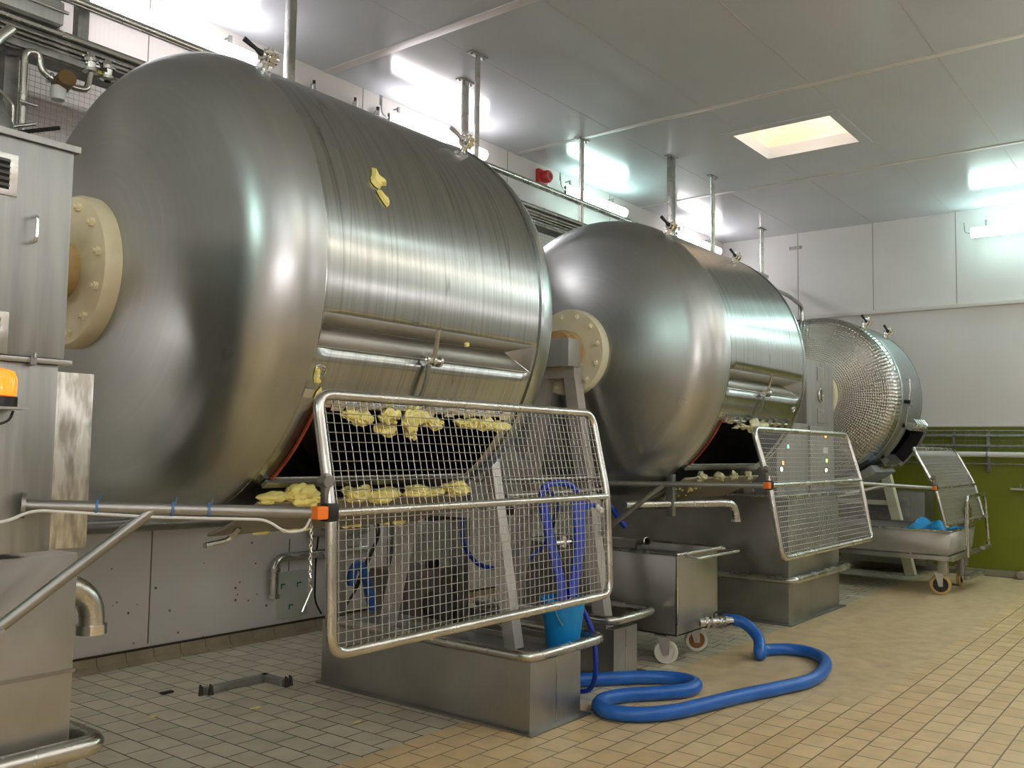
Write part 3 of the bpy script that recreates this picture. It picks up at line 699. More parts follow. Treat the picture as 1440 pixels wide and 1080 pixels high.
# cable ties, cable and hook on the nearest guard arm
end = Vector((2.17, 2.52, 1.362)); rootv = Vector((1.30, 2.90, 1.405))
arm1 = [o for o in g1.children if o.name.startswith('arm')][0]
for s in (.22, .46, .58):
    q = rootv+(end-rootv)*s; d = (end-rootv).normalized(); bm = NB(); lathe(bm, [(-.004, .020), (-.004, .0245), (.004, .0245), (.004, .020)], q, d, 16)
    tube(bm, [q+Vector((0, -.015, .015)), q+Vector((.004, -.02, .04))], .002, 4); obj('cable_tie', bm, mat('blue_tie', (.05, .16, .35), .5), arm1)
bm = NB(); tube(bm, [(1.17, 2.86, 1.36), (1.24, 2.86, 1.36), (1.32, 2.87, 1.392), rootv+(end-rootv)*.4+Vector((0, -.01, -.026)), rootv+(end-rootv)*.78+Vector((0, -.01, -.026)), (2.03, 2.56, 1.30), (2.10, 2.54, 1.305), (2.115, 2.53, 1.345)], .005, 6, bend=.05)
obj('cable', bm, CABLEW, arm1)
bm = NB(); p = Vector((2.112, 2.52, 1.33))
for k in range(9):
    c = p-Vector((.0, 0, .012+.022*k)); u = Vector((1, 0, 0)) if k % 2 else Vector((0, 1, 0))
    tube(bm, [c+Vector((0, 0, .014)), c+u*.006, c-Vector((0, 0, .014)), c-u*.006], .0022, 5, closed=True)
tube(bm, [p-Vector((0, 0, .21)), p-Vector((-.012, 0, .225)), p-Vector((0, 0, .245)), p-Vector((.03, 0, .30))], .003, 5)
obj('chain', bm, CHROME, g1)

# ---------------------------------------------------------------- drive cabinets and pedestals
def vent(bm, x0, x1, z0, z1, y, rows):
    box(bm, (x0, y-.004, z0), (x1, y, z1), .002)
def cabinet1():
    Y = 2.90
    t = thing('drive_cabinet', 'tall stainless drive cabinet at the left edge, beside the nearest churn flange', 'cabinet', (.9, 3.3, 1.22))
    bm = NB(); box(bm, (.30, Y, 1.86), (1.41, 3.62, 2.53), .006); obj('upper_housing', bm, SHEET, t)
    bm = NB(); prism(bm, [(.28, Y-.012, 2.53), (.28, Y-.012, 2.55), (.28, 3.64, 2.56), (.28, 3.64, 2.53)], (1.145, 0, 0)); obj('lid', bm, SHEET, t)
    bm = NB(); box(bm, (.30, Y-.012, 1.842), (1.43, 3.63, 1.858), .002); obj('shelf_edge', bm, STEEL, t)
    bm = NB(); box(bm, (.30, Y+.005, 1.26), (1.395, 3.45, 1.842), .005); obj('lower_housing', bm, SHEET, t)
    bm = NB(); box(bm, (1.34, 3.28, 1.22), (1.707, 3.31, 1.85), .003); box(bm, (1.40, 3.31, 1.22), (1.69, 3.6, 1.85)); obj('side_panel', bm, SWIRL, t, label='hand ground side panel with swirl marks')
    for x0, x1, z0, z1, n in ((1.05, 1.238, 2.345, 2.475, 5), (1.05, 1.234, 1.862, 1.99, 5)):
        bm = NB(); box(bm, (x0, Y-.004, z0), (x1, Y, z1), .002); p = obj('vent_plate', bm, PIPE, t)
        for k in range(n):
            z = z0+.018+(z1-z0-.036)*(k+.5)/n; bm = NB(); prism(bm, [(x0+.02, Y-.004, z+.010), (x0+.02, Y-.012, z-.001), (x0+.02, Y-.004, z-.001)], (x1-x0-.045, 0, 0)); obj('louvre', bm, SHEET, p)
            bm = NB(); box(bm, (x0+.02, Y-.0052, z-.009), (x1-.025, Y-.0042, z-.001)); obj('slot', bm, DARK, p)
    bm = NB(); tube(bm, [(1.288, Y, 2.295), (1.288, Y-.035, 2.295), (1.288, Y-.035, 2.215), (1.288, Y, 2.215)], .0055, 8, bend=.014); obj('handle', bm, CHROME, t)
    bm = NB()
    for x in (.75, 1.31): cyl(bm, (x, Y-.02, 1.856), (x, Y-.02, 1.872), .006, 8); box(bm, (x-.012, Y-.02, 1.836), (x+.006, Y, 1.862))
    obj('catch', bm, STEEL_D, t)
    b = thing('amber_beacon', 'amber warning beacon with black base on the left cabinet front', 'beacon', (1.20, Y-.05, 1.70))
    bm = NB(); lathe(bm, [(0, .045), (.05, .045), (.072, .036), (.082, .0)], (1.20, Y-.05, 1.735), (0, 0, 1), 24); obj('lens', bm, AMBER, b)
    bm = NB(); lathe(bm, [(0, 0), (0, .048), (.03, .048), (.032, .04), (.036, .0)], (1.20, Y-.05, 1.70), (0, 0, 1), 24); obj('base', bm, BLACK, b)
    bm = NB(); box(bm, (1.13, Y-.11, 1.693), (1.258, Y, 1.70)); obj('bracket', bm, STEEL, b)
    bm = NB(); tube(bm, [(1.245, Y-.04, 1.69), (1.235, Y-.04, 1.66), (1.20, Y-.02, 1.645), (1.10, Y-.0, 1.64)], .004, 6, bend=.02); obj('cable', bm, BLACK, b)
    # pedestal below
    p = thing('pedestal', 'broad stainless pedestal under the left drive cabinet with a bumper rail', 'pedestal', (1.0, 3.3, 0))
    bm = NB(); box(bm, (.10, 3.0, 0), (1.535, 4.3, 1.235), .004); obj('body', bm, STEEL, p)
    bm = NB(); box(bm, (.10, 2.992, .85), (1.54, 3.0, .862)); obj('weld_seam', bm, STEEL_D, p)
    bm = NB(); tube(bm, [(.05, 2.93, .62), (1.60, 2.93, .62), (1.60, 3.45, .62), (1.53, 3.45, .62)], .034, 14, bend=.06); obj('bumper_rail', bm, PIPE, p)
    bm = NB(); cyl(bm, (1.262, 3.0, 1.06), (1.262, 2.985, 1.06), .035, 16); box(bm, (1.2, 2.985, .98), (1.31, 3.0, 1.02), .003); obj('arm_foot', bm, STEEL, p)
    # elbow outlet
    e = thing('pipe_elbow', 'short polished elbow pipe pointing down beside the left pedestal', 'pipe', (1.6, 3.45, 1.0))
    bm = NB(); pts = [(1.535, 3.45, 1.06)]+[(1.70+.13*math.sin(k*PI/14), 3.45, .93+.13*math.cos(k*PI/14)) for k in range(8)]+[(1.83, 3.45, .90)]
    tube(bm, pts, .047, 20); obj('bend', bm, PIPE, e)
    bm = NB(); lathe(bm, [(0, 0), (0, .057), (.035, .057), (.035, .047)], (1.83, 3.45, .87), (0, 0, 1), 24); obj('collar', bm, CHROME, e)
    bm = NB(); lathe(bm, [(0, .052), (0, .06), (.03, .06), (.03, .052)], (1.66, 3.45, 1.06), (1, 0, 0), 24); obj('collar', bm, CHROME, e)
cabinet1()

def pedestal2():
    p = thing('pedestal', 'tall grey pedestal with a dented bumper rail, under the middle guard', 'pedestal', (9.1, 3.6, 0))
    bm = NB(); box(bm, (8.40, 3.24, 0), (9.82, 5.2, 1.18), .004); obj('body', bm, STEEL_D, p)
    bm = NB(); box(bm, (8.22, 3.16, 1.18), (10.3, 5.1, 1.205), .004); obj('top_ledge', bm, PIPE, p)
    bm = NB(); box(bm, (8.34, 3.19, 0), (9.88, 5.2, .012), .003); obj('base_flange', bm, STEEL_D, p)
    bm = NB(); tube(bm, [(8.34, 4.6, .42), (8.34, 3.17, .42), (9.93, 3.17, .42), (9.93, 3.6, .42), (9.82, 3.6, .42)], .034, 14, bend=.07); obj('bumper_rail', bm, PIPE, p)
    t = thing('drive_cabinet', 'narrow grey drive cabinet with vents between the middle and far churns', 'cabinet', (9.8, 3.6, 1.2))
    bm = NB(); box(bm, (9.35, 3.40, 1.205), (10.18, 4.3, 2.58), .012); obj('housing', bm, GREYCAB, t)
    for z0 in (2.38, 1.93):
        bm = NB(); box(bm, (9.66, 3.394, z0-.01), (9.86, 3.40, z0+.14)); v = obj('vent_plate', bm, STEEL, t)
        for c in range(3):
            for k in range(8):
                bm = NB(); box(bm, (9.675+c*.06, 3.388, z0+k*.0165), (9.72+c*.06, 3.394, z0+k*.0165+.007)); obj('louvre', bm, CHROME, v)
    bm = NB(); lathe(bm, [(0, .07), (.01, .075), (.02, .065), (.02, .06), (.005, .055)], (9.74, 3.40, 2.22), (0, -1, 0), 28); obj('inspection_ring', bm, PIPE, t)
    # control panel in front, behind the guard
    c = thing('control_panel', 'grey control panel with coloured indicator lamps behind the middle guard', 'control panel', (9.3, 3.4, 1.205))
    bm = NB(); box(bm, (8.50, 3.385, 1.205), (9.34, 4.2, 1.90), .01); box(bm, (9.3401, 3.36, 1.205), (9.9, 3.398, 1.88), .01); obj('housing', bm, GREYCAB, c)
    for x, z, col, e, nm in ((9.75, 1.78, (.9, .25, .04), 1.0, 'orange_lamp'), (9.78, 1.52, (.35, .9, .1), 1.3, 'green_lamp'), (9.76, 1.42, (.95, .95, .9), 1.2, 'white_lamp'), (8.62, 1.50, (.9, .35, .12), .6, 'red_lamp'), (8.58, 1.44, (.95, .9, .9), 1.5, 'white_lamp'), (8.75, 1.66, (.2, .7, .5), .5, 'green_lamp')):
        y = 3.36 if x > 9.3 else 3.385
        bm = NB(); lathe(bm, [(0, .028), (.012, .028), (.012, .02)], (x, y, z), (0, -1, 0), 20); q = obj('bezel', bm, CHROME, c)
        bm = NB(); lathe(bm, [(0, .02), (.018, .019), (.026, .0)], (x, y, z), (0, -1, 0), 20); obj(nm, bm, mat('lamp_'+nm, col, .3, emis=col, estr=e), q)
    bm = NB(); box(bm, (9.70, 3.354, 1.60), (9.84, 3.36, 1.66), .002); obj('name_plate', bm, WHITEP, c)
pedestal2()

# low trough plinth with bumper rail, A-frame on it
def plinth(x0, x1, y0, y1, z, label, rail):
    t = thing('plinth', label, 'plinth', ((x0+x1)/2, (y0+y1)/2, 0))
    bm = NB(); w = .02
    box(bm, (x0, y0, 0), (x1, y0+w, z)); box(bm, (x0, y1-w, 0), (x1, y1, z)); box(bm, (x0, y0+w, 0), (x0+w, y1-w, z)); box(bm, (x1-w, y0+w, 0), (x1, y1-w, z))
    obj('side_sheet', bm, STEEL, t)
    bm = NB(); box(bm, (x0+.01, y0+.01, z-.05), (x1-.01, y1-.01, z-.03)); obj('top_tray', bm, STEEL_D, t)
    bm = NB(); xm = x0+(x1-x0)*.5; box(bm, (xm-.004, y0-.003, .01), (xm+.004, y0, z-.02)); obj('corner_seam', bm, PIPE, t)
    bm = NB(); box(bm, (x0-.05, y0-.05, 0), (x1+.05, y1, .01), .002); obj('floor_flange', bm, STEEL_D, t)
    bm = NB(); tube(bm, rail, .031, 14, bend=.10); obj('bumper_rail', bm, PIPE, t)
    return t
plinth(4.23, 4.74, 3.13, 4.90, .415, 'long low steel plinth in the foreground carrying the blue bucket', [(4.20, 4.7, .43), (4.20, 3.10, .43), (4.96, 3.10, .43), (4.96, 4.0, .43), (4.74, 4.05, .43)])
plinth(5.60, 5.92, 3.42, 4.75, .34, 'smaller low steel plinth beside the wheeled tank', [(5.50, 4.6, .42), (5.50, 3.36, .42), (6.08, 3.36, .42), (6.08, 3.9, .42), (5.92, 4.0, .42)])
def aframe(x, label, feet, top, zb, zt, w=.09, boxed=False, yc=4.0, m=None):
    """splayed two leg stand in the plane x"""
    t = thing('bearing_stand', label, 'stand', (x, yc, zb)); m = m or LEGM
    (yf, yb) = feet; (tf, tb) = top
    for y0, y1 in ((yf, tf), (yb, tb)):
        bm = NB(); d = Vector((0, y1-y0, zt-zb)).normalized(); n = Vector((0, d.z, -d.y))*w/2
        a, b = Vector((x-w/2, y0, zb)), Vector((x-w/2, y1, zt))
        prism(bm, [a-n, a+n, b+n, b-n], (w, 0, 0)); obj('leg', bm, m, t)
    bm = NB(); box(bm, (x-w*.55, tf-w*.5, zt-.02), (x+w*.55, tb+w*.5, zt+.08), .004); obj('crosshead', bm, m, t)
    zz = zb+(zt-zb)*.45; k = .45
    bm = NB(); box(bm, (x-.03, yf+(tf-yf)*k, zz-.03), (x+.03, yb+(tb-yb)*k, zz+.03)); obj('tie_bar', bm, m, t)
    bm = NB(); box(bm, (x-.16, tf-.07, zt+.06), (x+.0, tb+.07, 2.35+.08), .006); bb = obj('bearing_box', bm, SHEET_P, t)
    for z in (2.385, 2.345):
        bm = NB(); cyl(bm, (x-.162, tb-.03, z), (x-.159, tb-.03, z), .010, 10); obj('screw_hole', bm, DARK, bb)
    return t
aframe(4.50, 'pale steel A frame stand on the foreground plinth under the nearest churn', (3.455, 4.55), (3.79, 4.10), .385, 2.16, .085)
A2 = aframe(5.76, 'steel A frame stand with a boxed bearing in front of the middle churn flange', (3.60, 4.45), (3.90, 4.15), .31, 2.16, .10)
aframe(8.52, 'far side stand of the middle churn on the tall pedestal', (3.66, 4.4), (3.9, 4.1), 1.205, 2.16, .09)
aframe(12.93, 'cream painted slanting stand under the far churn by the end wall', (3.32, 4.7), (3.80, 4.2), 0., 2.1, .12, m=CREAM2)
aframe(10.62, 'bearing stand of the far churn behind the narrow grey cabinet', (3.6, 4.4), (3.9, 4.1), 0, 2.1, .10)
# thin stay rods between the two stands
tr = thing('drip_tray', 'thin folded steel drip tray slung between the two A frames', 'tray', (5.2, 3.9, 1.3))
bm = NB(); prism(bm, [(4.55, 3.60, 1.40), (4.55, 3.62, 1.385), (4.55, 4.4, 1.36), (4.55, 4.4, 1.375)], (1.15, 0, .0)); obj('tray', bm, STEEL_D, tr)
bm = NB(); tube(bm, [(4.55, 3.60, 1.40), (5.70, 3.60, 1.40)], .009, 6); tube(bm, [(4.58, 3.60, 1.30), (5.70, 3.58, 1.31)], .012, 6); obj('rim', bm, PIPE, tr)

# ---------------------------------------------------------------- bucket and hoses
b = thing('bucket', 'bright blue plastic bucket standing inside the rail of the foreground plinth', 'bucket', (4.78, 3.29, .385))
bc = (4.78, 3.29)
bm = NB(); lathe(bm, [(0, 0), (0, .102), (.27, .138), (.272, .148), (.292, .148), (.292, .138), (.27, .134), (.01, .098), (.01, 0)], (bc[0], bc[1], .385), (0, 0, 1), 40); obj('body', bm, BLUEB, b)
bm = NB(); tube(bm, [(bc[0]+.15*math.cos(a), bc[1]-.03-.05*math.sin(a) , .67-.19*math.sin(a)) for a in arange(0, PI, 14)], .003, 6); obj('bail_handle', bm, CHROME, b)
def hose(name, pts, r, m, label, sub=10, group=None, cat='hose', n=14):
    """smooth Catmull-Rom tube"""
    P = [Vector(p) for p in pts]; P = [P[0]*2-P[1]]+P+[P[-1]*2-P[-2]]; out = []
    for i in range(1, len(P)-2):
        for k in range(sub):
            t = k/sub; a, b_, c, d = P[i-1:i+3]
            out.append(.5*((2*b_)+(c-a)*t+(2*a-5*b_+4*c-d)*t*t+(3*b_-a-3*c+d)*t**3))
    out.append(P[-2]); bm = NB(); tube(bm, out, r, n); o = obj(name, bm, m, None, pts[0])
    return tag(o, label, cat, group)
r_h = .045
h = hose('floor_hose', [(6.90, 3.20, .265), (6.96, 3.06, .25), (6.95, 2.93, .15), (6.84, 2.84, .05), (6.90, 2.90, .047)][:3] + [(6.84, 2.87, .05), (7.02, 2.90, .047), (7.18, 2.78, .047), (7.18, 2.60, .047), (7.00, 2.43, .047), (6.68, 2.32, .047), (6.30, 2.29, .047), (5.95, 2.38, .047), (5.60, 2.49, .047), (5.28, 2.57, .047), (5.03, 2.64, .047), (4.84, 2.76, .047), (4.76, 2.93, .047), (4.84, 3.06, .047), (5.00, 3.10, .047), (5.17, 3.04, .047), (5.33, 2.92, .047), (5.50, 2.82, .047), (5.66, 2.82, .047), (5.75, 2.92, .047), (5.72, 3.08, .047), (5.56, 3.26, .047), (5.36, 3.42, .047), (5.15, 3.60, .047), (4.95, 3.85, .047)], r_h, BLUEH, 'thick blue hose looping across the floor from the wheeled tank valve')
hose('thin_hose', [(4.85, 3.33, .62), (4.92, 3.35, .70), (4.98, 3.29, .60), (5.02, 3.22, .42), (5.02, 3.20, .20), (5.08, 3.28, .06), (5.05, 3.38, .03), (4.92, 3.40, .03), (4.82, 3.5, .03)], .016, BLUED, 'thin dark blue hose dropping from the bucket to the floor')
# coil of thin hose hanging behind the nearest guard
hx = 5.0
coil = thing('hose_coil', 'bundled dark blue hose hanging in long loops down into the bucket', 'hose', (5.05, 3.45, 1.2))
rd = random.Random(3)
for k in range(6):
    o = (k-2.5)*.026; bm = NB()
    P = [(4.86+o*.5, 3.28+o*.3, .60), (4.94+o*.5, 3.32, .74), (5.07+o, 3.36+o*.3, .98), (5.14+o, 3.42, 1.27+rd.uniform(-.02, .02))]
    tube(bm, [Vector(p) for p in P], .0165, 10, bend=.2); obj('strand', bm, BLUED, coil)
for k in range(3):
    o = (k-1)*.028; bm = NB()
    tube(bm, [Vector(p) for p in ((4.80+o, 3.30, .60), (4.82+o, 3.34, .78), (4.80+o, 3.42, 1.05), (4.78+o, 3.46, 1.28))], .0155, 10, bend=.2); obj('strand', bm, BLUED, coil)
bm = NB(); tube(bm, [(4.76, 3.46, 1.27), (4.78, 3.46, 1.36), (4.92, 3.45, 1.385), (5.06, 3.44, 1.37), (5.12, 3.42, 1.32)], .02, 10, bend=.06); obj('strand', bm, BLUED, coil)
bm = NB(); tube(bm, [(5.18, 3.42, 1.17), (5.24, 3.41, 1.23), (5.32, 3.40, 1.22)], .017, 10, bend=.04); obj('strand', bm, BLUED, coil)
bm = NB(); cyl(bm, (5.31, 3.40, 1.225), (5.38, 3.39, 1.18), .02, 12); obj('nozzle', bm, WHITEP, coil)
bm = NB(); cyl(bm, (4.84, 3.40, 1.0), (5.0, 3.38, 1.0), .02, 12); cyl(bm, (4.92, 3.39, .97), (4.92, 3.39, 1.04), .024, 10); obj('coupling', bm, CHROME, coil)
hose('thin_hose', [(5.32, 4.6, 1.12), (5.33, 4.6, .90), (5.44, 4.6, .755), (5.58, 4.6, .68), (5.80, 4.55, .65), (5.99, 4.5, .69), (6.12, 4.4, .83), (5.90, 4.15, 1.06), (5.35, 3.75, 1.24), (4.86, 3.48, 1.34)], .017, BLUED, 'thin dark blue hose sagging in a wide U behind the nearest guard')
hose('thin_hose', [(5.90, 3.72, 1.25), (5.98, 3.66, 1.14), (6.05, 3.60, 1.02)], .022, BLUED, 'short end of dark blue hose sticking out right of the nearest guard')
hose('lay_flat_hose', [(4.58, 5.02, .60), (4.59, 5.0, .71), (4.65, 5.0, .735), (4.70, 5.0, .67), (4.76, 5.0, .49), (4.80, 5.0, .36)], .035, mat('faded_blue', (.04, .16, .50), .4), 'faded blue hose end draped near the wall behind the nearest guard')

# ---------------------------------------------------------------- casters and trolleys
def caster(parent, c, r, tyre, disc, w=.035, yawd=0., htop=.0, spokes=False):
    """wheel with its fork, contact point at c on the floor"""
    c = Vector(c); ax = Vector((math.sin(R_(yawd)), -math.cos(R_(yawd)), 0)); hub = c+Vector((0, 0, r))
    k = NB(); d = Vector((ax.y, -ax.x, 0)); top = hub+d*.02+Vector((0, 0, r+.03))
    for s in (-1, 1):
        o = ax*s*(w/2+.006)
        prism(k, [hub+o-d*.022-Vector((0, 0, .02)), hub+o+d*.022-Vector((0, 0, .02)), top+o+d*.045, top+o-d*.045], ax*s*.004)
    box(k, top-Vector((.05, .05, 0)), top+Vector((.05, .05, .012))); cyl(k, hub-ax*(w/2+.014), hub+ax*(w/2+.014), .01, 10)
    cyl(k, top, top+Vector((0, 0, max(.01, htop-top.z))), .022, 12)
    cs = obj('caster', k, STEEL, parent)
    bm = NB(); lathe(bm, [(-w/2, r*.72), (-w/2, r*.93), (-w/2+.006, r), (w/2-.006, r), (w/2, r*.93), (w/2, r*.72)], hub, ax, 36); obj('tyre', bm, tyre, cs)
    bm = NB(); lathe(bm, [(-w*.3, 0), (-w*.3, r*.2), (-w*.2, r*.22), (-w*.2, r*.74), (w*.2, r*.74), (w*.2, r*.22), (w*.3, r*.2), (w*.3, 0)], hub, ax, 30)
    if spokes:
        for q in range(8):
            a = q*PI/4; e = d*math.cos(a)+Vector((0, 0, math.sin(a))); p = hub+e*r*.46; tube(bm, [hub+e*r*.18+ax*w*.26, hub+e*r*.74+ax*w*.26], .005, 5)
    obj('wheel_disc', bm, disc, cs)
t = thing('wheeled_tank', 'square stainless tank on castors between the two near churns', 'tank', (6.55, 3.7, 0))
x0, x1, y0, y1, z0, z1 = 6.21, 6.91, 3.25, 4.75, .225, .83
bm = NB(); w_ = .012
for lo, hi in (((x0, y0, z0), (x1, y0+w_, z1)), ((x0, y1-w_, z0), (x1, y1, z1)), ((x0, y0, z0), (x0+w_, y1, z1)), ((x1-w_, y0, z0), (x1, y1, z1)), ((x0, y0, z0), (x1, y1, z0+w_))): box(bm, lo, hi, .002)
obj('body', bm, STEEL, t)
bm = NB(); tube(bm, [(x0-.02, y0-.02, z1), (x1+.02, y0-.02, z1), (x1+.02, y1+.02, z1), (x0-.02, y1+.02, z1)], .014, 8, closed=True, bend=.01); obj('rim', bm, PIPE, t)
bm = NB(); box(bm, (x0+.02, y0+.25, z1-.07), (x1-.02, y1-.02, z1-.06)); obj('inner_tray', bm, STEEL_D, t)
bm = NB(); box(bm, (x0-.002, y0-.003, z0), (x0+.022, y0, z1), .001); obj('corner_strip', bm, PIPE, t)
bm = NB(); tube(bm, [(x0+.12, y0-.015, z1-.02), (x0+.12, y0-.12, z1-.03), (x1+.15, y0-.12, z1-.03), (x1+.15, y0+.02, z1-.02), (x1+.0, y0+.02, z1-.02)], .011, 10, bend=.03); obj('push_handle', bm, PIPE, t)
bm = NB(); tube(bm, [(x0+.12, y0+.40, z1-.05), (x0+.12, y0+.40, z1+.06), (x0+.08, y0+.30, z1+.07)], .027, 12, bend=.05, cap=False); obj('overflow_pipe', bm, STEEL_D, t)
bm = NB(); lathe(bm, [(0, .034), (0, .03), (.01, .03)], (x0+.08, y0+.30, z1+.07), (-.35, -.9, .1), 16); obj('pipe_ring', bm, CHROME, t)
caster(t, (6.27, 3.37, 0), .09, WHEELW, WHEELW, .04, -62, .225); caster(t, (6.83, 3.40, 0), .09, WHEELW, WHEELR, .04, -50, .225)
caster(t, (6.27, 4.62, 0), .085, WHEELW, WHEELW, .04, 0, .225); caster(t, (6.83, 4.62, 0), .085, WHEELW, WHEELW, .04, 0, .225)
bm = NB(); v0 = Vector((6.62, 3.26, .27)); vd = Vector((.86, -.42, -.03)).normalized()
lathe(bm, [(-.02, .034), (.04, .034), (.04, .045), (.065, .045), (.065, .03), (.085, .03), (.085, .05), (.10, .05), (.10, .036), (.135, .04), (.17, .036), (.17, .05), (.185, .05), (.185, .03), (.22, .03), (.22, .048), (.25, .048), (.25, .04), (.30, .038)], v0, vd, 20)
vv = obj('outlet_valve', bm, CHROME, t)
bm = NB(); q = v0+vd*.135+Vector((0, 0, .035)); tube(bm, [q, q+Vector((0, 0, .035)), q+Vector((.20, -.05, .065))], .007, 8, bend=.01); obj('valve_lever', bm, BLACK, vv)

t = thing('long_trolley', 'long low stainless trolley on castors below the far churn', 'trolley', (11.9, 3.0, 0))
x0, x1, y0, y1, z0, z1 = 11.30, 12.60, 2.48, 4.6, .47, .735
bm = NB()
def pan(bm, top, bot, zt, zb, w=.012):
    (a0, a1, b0, b1), (c0, c1, d0, d1) = top, bot
    T = [Vector(p) for p in ((a0, b0, zt), (a1, b0, zt), (a1, b1, zt), (a0, b1, zt))]; B = [Vector(p) for p in ((c0, d0, zb), (c1, d0, zb), (c1, d1, zb), (c0, d1, zb))]
    tv = [bm.verts.new(p) for p in T]; bv = [bm.verts.new(p) for p in B]
    for k in range(4): bm.faces.new((tv[k], tv[(k+1) % 4], bv[(k+1) % 4], bv[k]))
    bm.faces.new(bv)
pan(bm, (x0, x1, y0, y1), (x0+.03, x1-.06, y0+.03, y1-.06), z1, z0)
o = obj('pan', bm, TROLLEY, t); md = o.modifiers.new('s', 'SOLIDIFY'); md.thickness = .01; md.offset = 1
bm = NB(); tube(bm, [(x0-.01, y0-.01, z1), (x1+.01, y0-.01, z1), (x1+.01, y1+.01, z1), (x0-.01, y1+.01, z1)], .012, 8, closed=True, bend=.01); obj('rim', bm, PIPE, t)
bm = NB()
for a, b_ in (((x0, y0+.02, .40), (x0+.05, y1, .45)), ((x1-.12, y0+.02, .40), (x1-.07, y1, .45)), ((x0, y0-.03, .40), (x1+.15, y0+.02, .45)), ((x0, y1-.05, .40), (x1-.07, y1, .45))): box(bm, a, b_, .003)
for px, py in ((x0+.1, y0+.1), (x1-.2, y0+.1), (x0+.1, y1-.2), (x1-.2, y1-.2)): box(bm, (px-.05, py-.05, .25), (px+.05, py+.05, .47), .003)
box(bm, (x0+.55, y0-.02, .18), (x0+.62, y0+.05, .42), .003); box(bm, (x0+.45, y0-.10, .15), (x1+.1, y0-.04, .2), .003); box(bm, (x1-.1, y0-.10, .13), (x1-.04, y0+.4, .18), .003)
obj('underframe', bm, STEEL, t)
for lx in (x0+.42, x1+.08):
    pass
bm = NB(); tube(bm, [(11.80, 2.40, .41), (11.80, 2.40, 1.08), (11.86, 2.40, 1.12), (12.78, 2.40, 1.12), (12.84, 2.40, 1.06), (12.98, 2.40, .48)], .021, 12, bend=.05); ph = obj('push_handle', bm, PIPE, t)
bm = NB(); tube(bm, [(11.72, 2.40, .55), (11.72, 2.40, 1.0)], .012, 8); box(bm, (11.92, 2.41, .86), (12.10, 2.42, 1.02)); obj('holder', bm, PIPE, ph)
bm = NB(); box(bm, (12.60, 2.37, .44), (13.05, 2.43, .48), .004); obj('tow_bar', bm, STEEL, t)
caster(t, (11.43, 2.62, 0), .115, WHEELY, BLACK, .045, -72, .26, True); caster(t, (12.4, 2.62, 0), .105, WHEELY, BLACK, .045, 0, .26, True)
caster(t, (11.43, 4.35, 0), .105, WHEELY, BLACK, .045, 0, .26, True); caster(t, (12.4, 4.35, 0), .105, WHEELY, BLACK, .045, 0, .26, True)
bm = NB(); rd = random.Random(11)
N = 26; M_ = 16; vs = []
for i in range(N+1):
    row = []
    for j in range(M_+1):
        u, v = i/N, j/M_; x = 11.35+u*1.0; y = 2.54+v*.5
        z = .66+.10*math.sin(u*5+1)*math.sin(v*4+.5)+.03*math.sin(u*11+v*5)+.02*math.sin(v*13-u*9)+.008*rd.uniform(-1, 1)
        z -= .10*max(0, abs(u-.5)*2-.7)/.3
        if j < 1 or i < 1 or i == N or j == M_: z = .66
        row.append(bm.verts.new((x, y, z+.07+.015*math.sin(u*31)*math.sin(v*9))))
    vs.append(row)
for i in range(N):
    for j in range(M_): bm.faces.new((vs[i][j], vs[i+1][j], vs[i+1][j+1], vs[i][j+1])).smooth = True
o = obj('plastic_film', bm, BLUEF, None, (11.7, 2.95, .74)); tag(o, 'crumpled bright blue plastic film lying in the long trolley', 'plastic film')
md = o.modifiers.new('s', 'SOLIDIFY'); md.thickness = .004

# far box behind the trolley and small floor things
t = thing('floor_cabinet', 'dark low steel cabinet at the end wall behind the long trolley', 'cabinet', (13.3, 3.6, 0))
bm = NB(); box(bm, (13.1, 3.18, .12), (13.6, 4.3, 1.10), .01); obj('body', bm, STEEL_D, t)
bm = NB(); box(bm, (13.085, 3.36, .2), (13.1, 4.2, 1.02), .004); obj('front_panel', bm, GALV, t)
t = thing('floor_bracket', 'bent steel channel lying on the grey tiles near the back wall', 'bracket', (3.8, 5.2, 0))
bm = NB(); box(bm, (3.53, 5.18, .0), (4.02, 5.23, .045), .002); box(bm, (3.97, 4.99, 0), (4.02, 5.23, .045), .002); obj('channel', bm, GALV, t)
RUST = mat('rusty_steel', (.07, .06, .05), .7, .3)
for x, y in ((3.50, 5.20), (3.55, 5.165), (3.99, 4.965), (4.03, 4.975)):
    bm = NB(); prism(bm, [(x-.014, y-.012, 0), (x+.014, y-.012, 0), (x+.006, y-.012, .055), (x-.008, y-.012, .07)], (0, .02, 0)); obj('lug', bm, RUST, t)
bm = NB(); box(bm, (3.35, 5.39, 0), (3.43, 5.43, .012), .003); tag(obj('rubber_chip', bm, RUBBER, None, (3.4, 5.4, 0)), 'small black rubber chip on the grey tiles left of the bent channel', 'debris')
for i, (x, y, s, lb) in enumerate(((3.55, 4.70, .05, 'cream coloured shaving on the grey tiles right of the bent channel'), (3.05, 5.0, .035, 'pale crumb on the grey tiles left of the bent channel'), (3.75, 4.02, .03, 'pale crumb on the grey tiles near the foreground plinth'))):
    bm = NB(); blob(bm, (x, y, .006), (s, .012, .006), i, 2, .4); tag(obj('crumb', bm, BUTTER, None, (x, y, 0)), lb, 'debris')

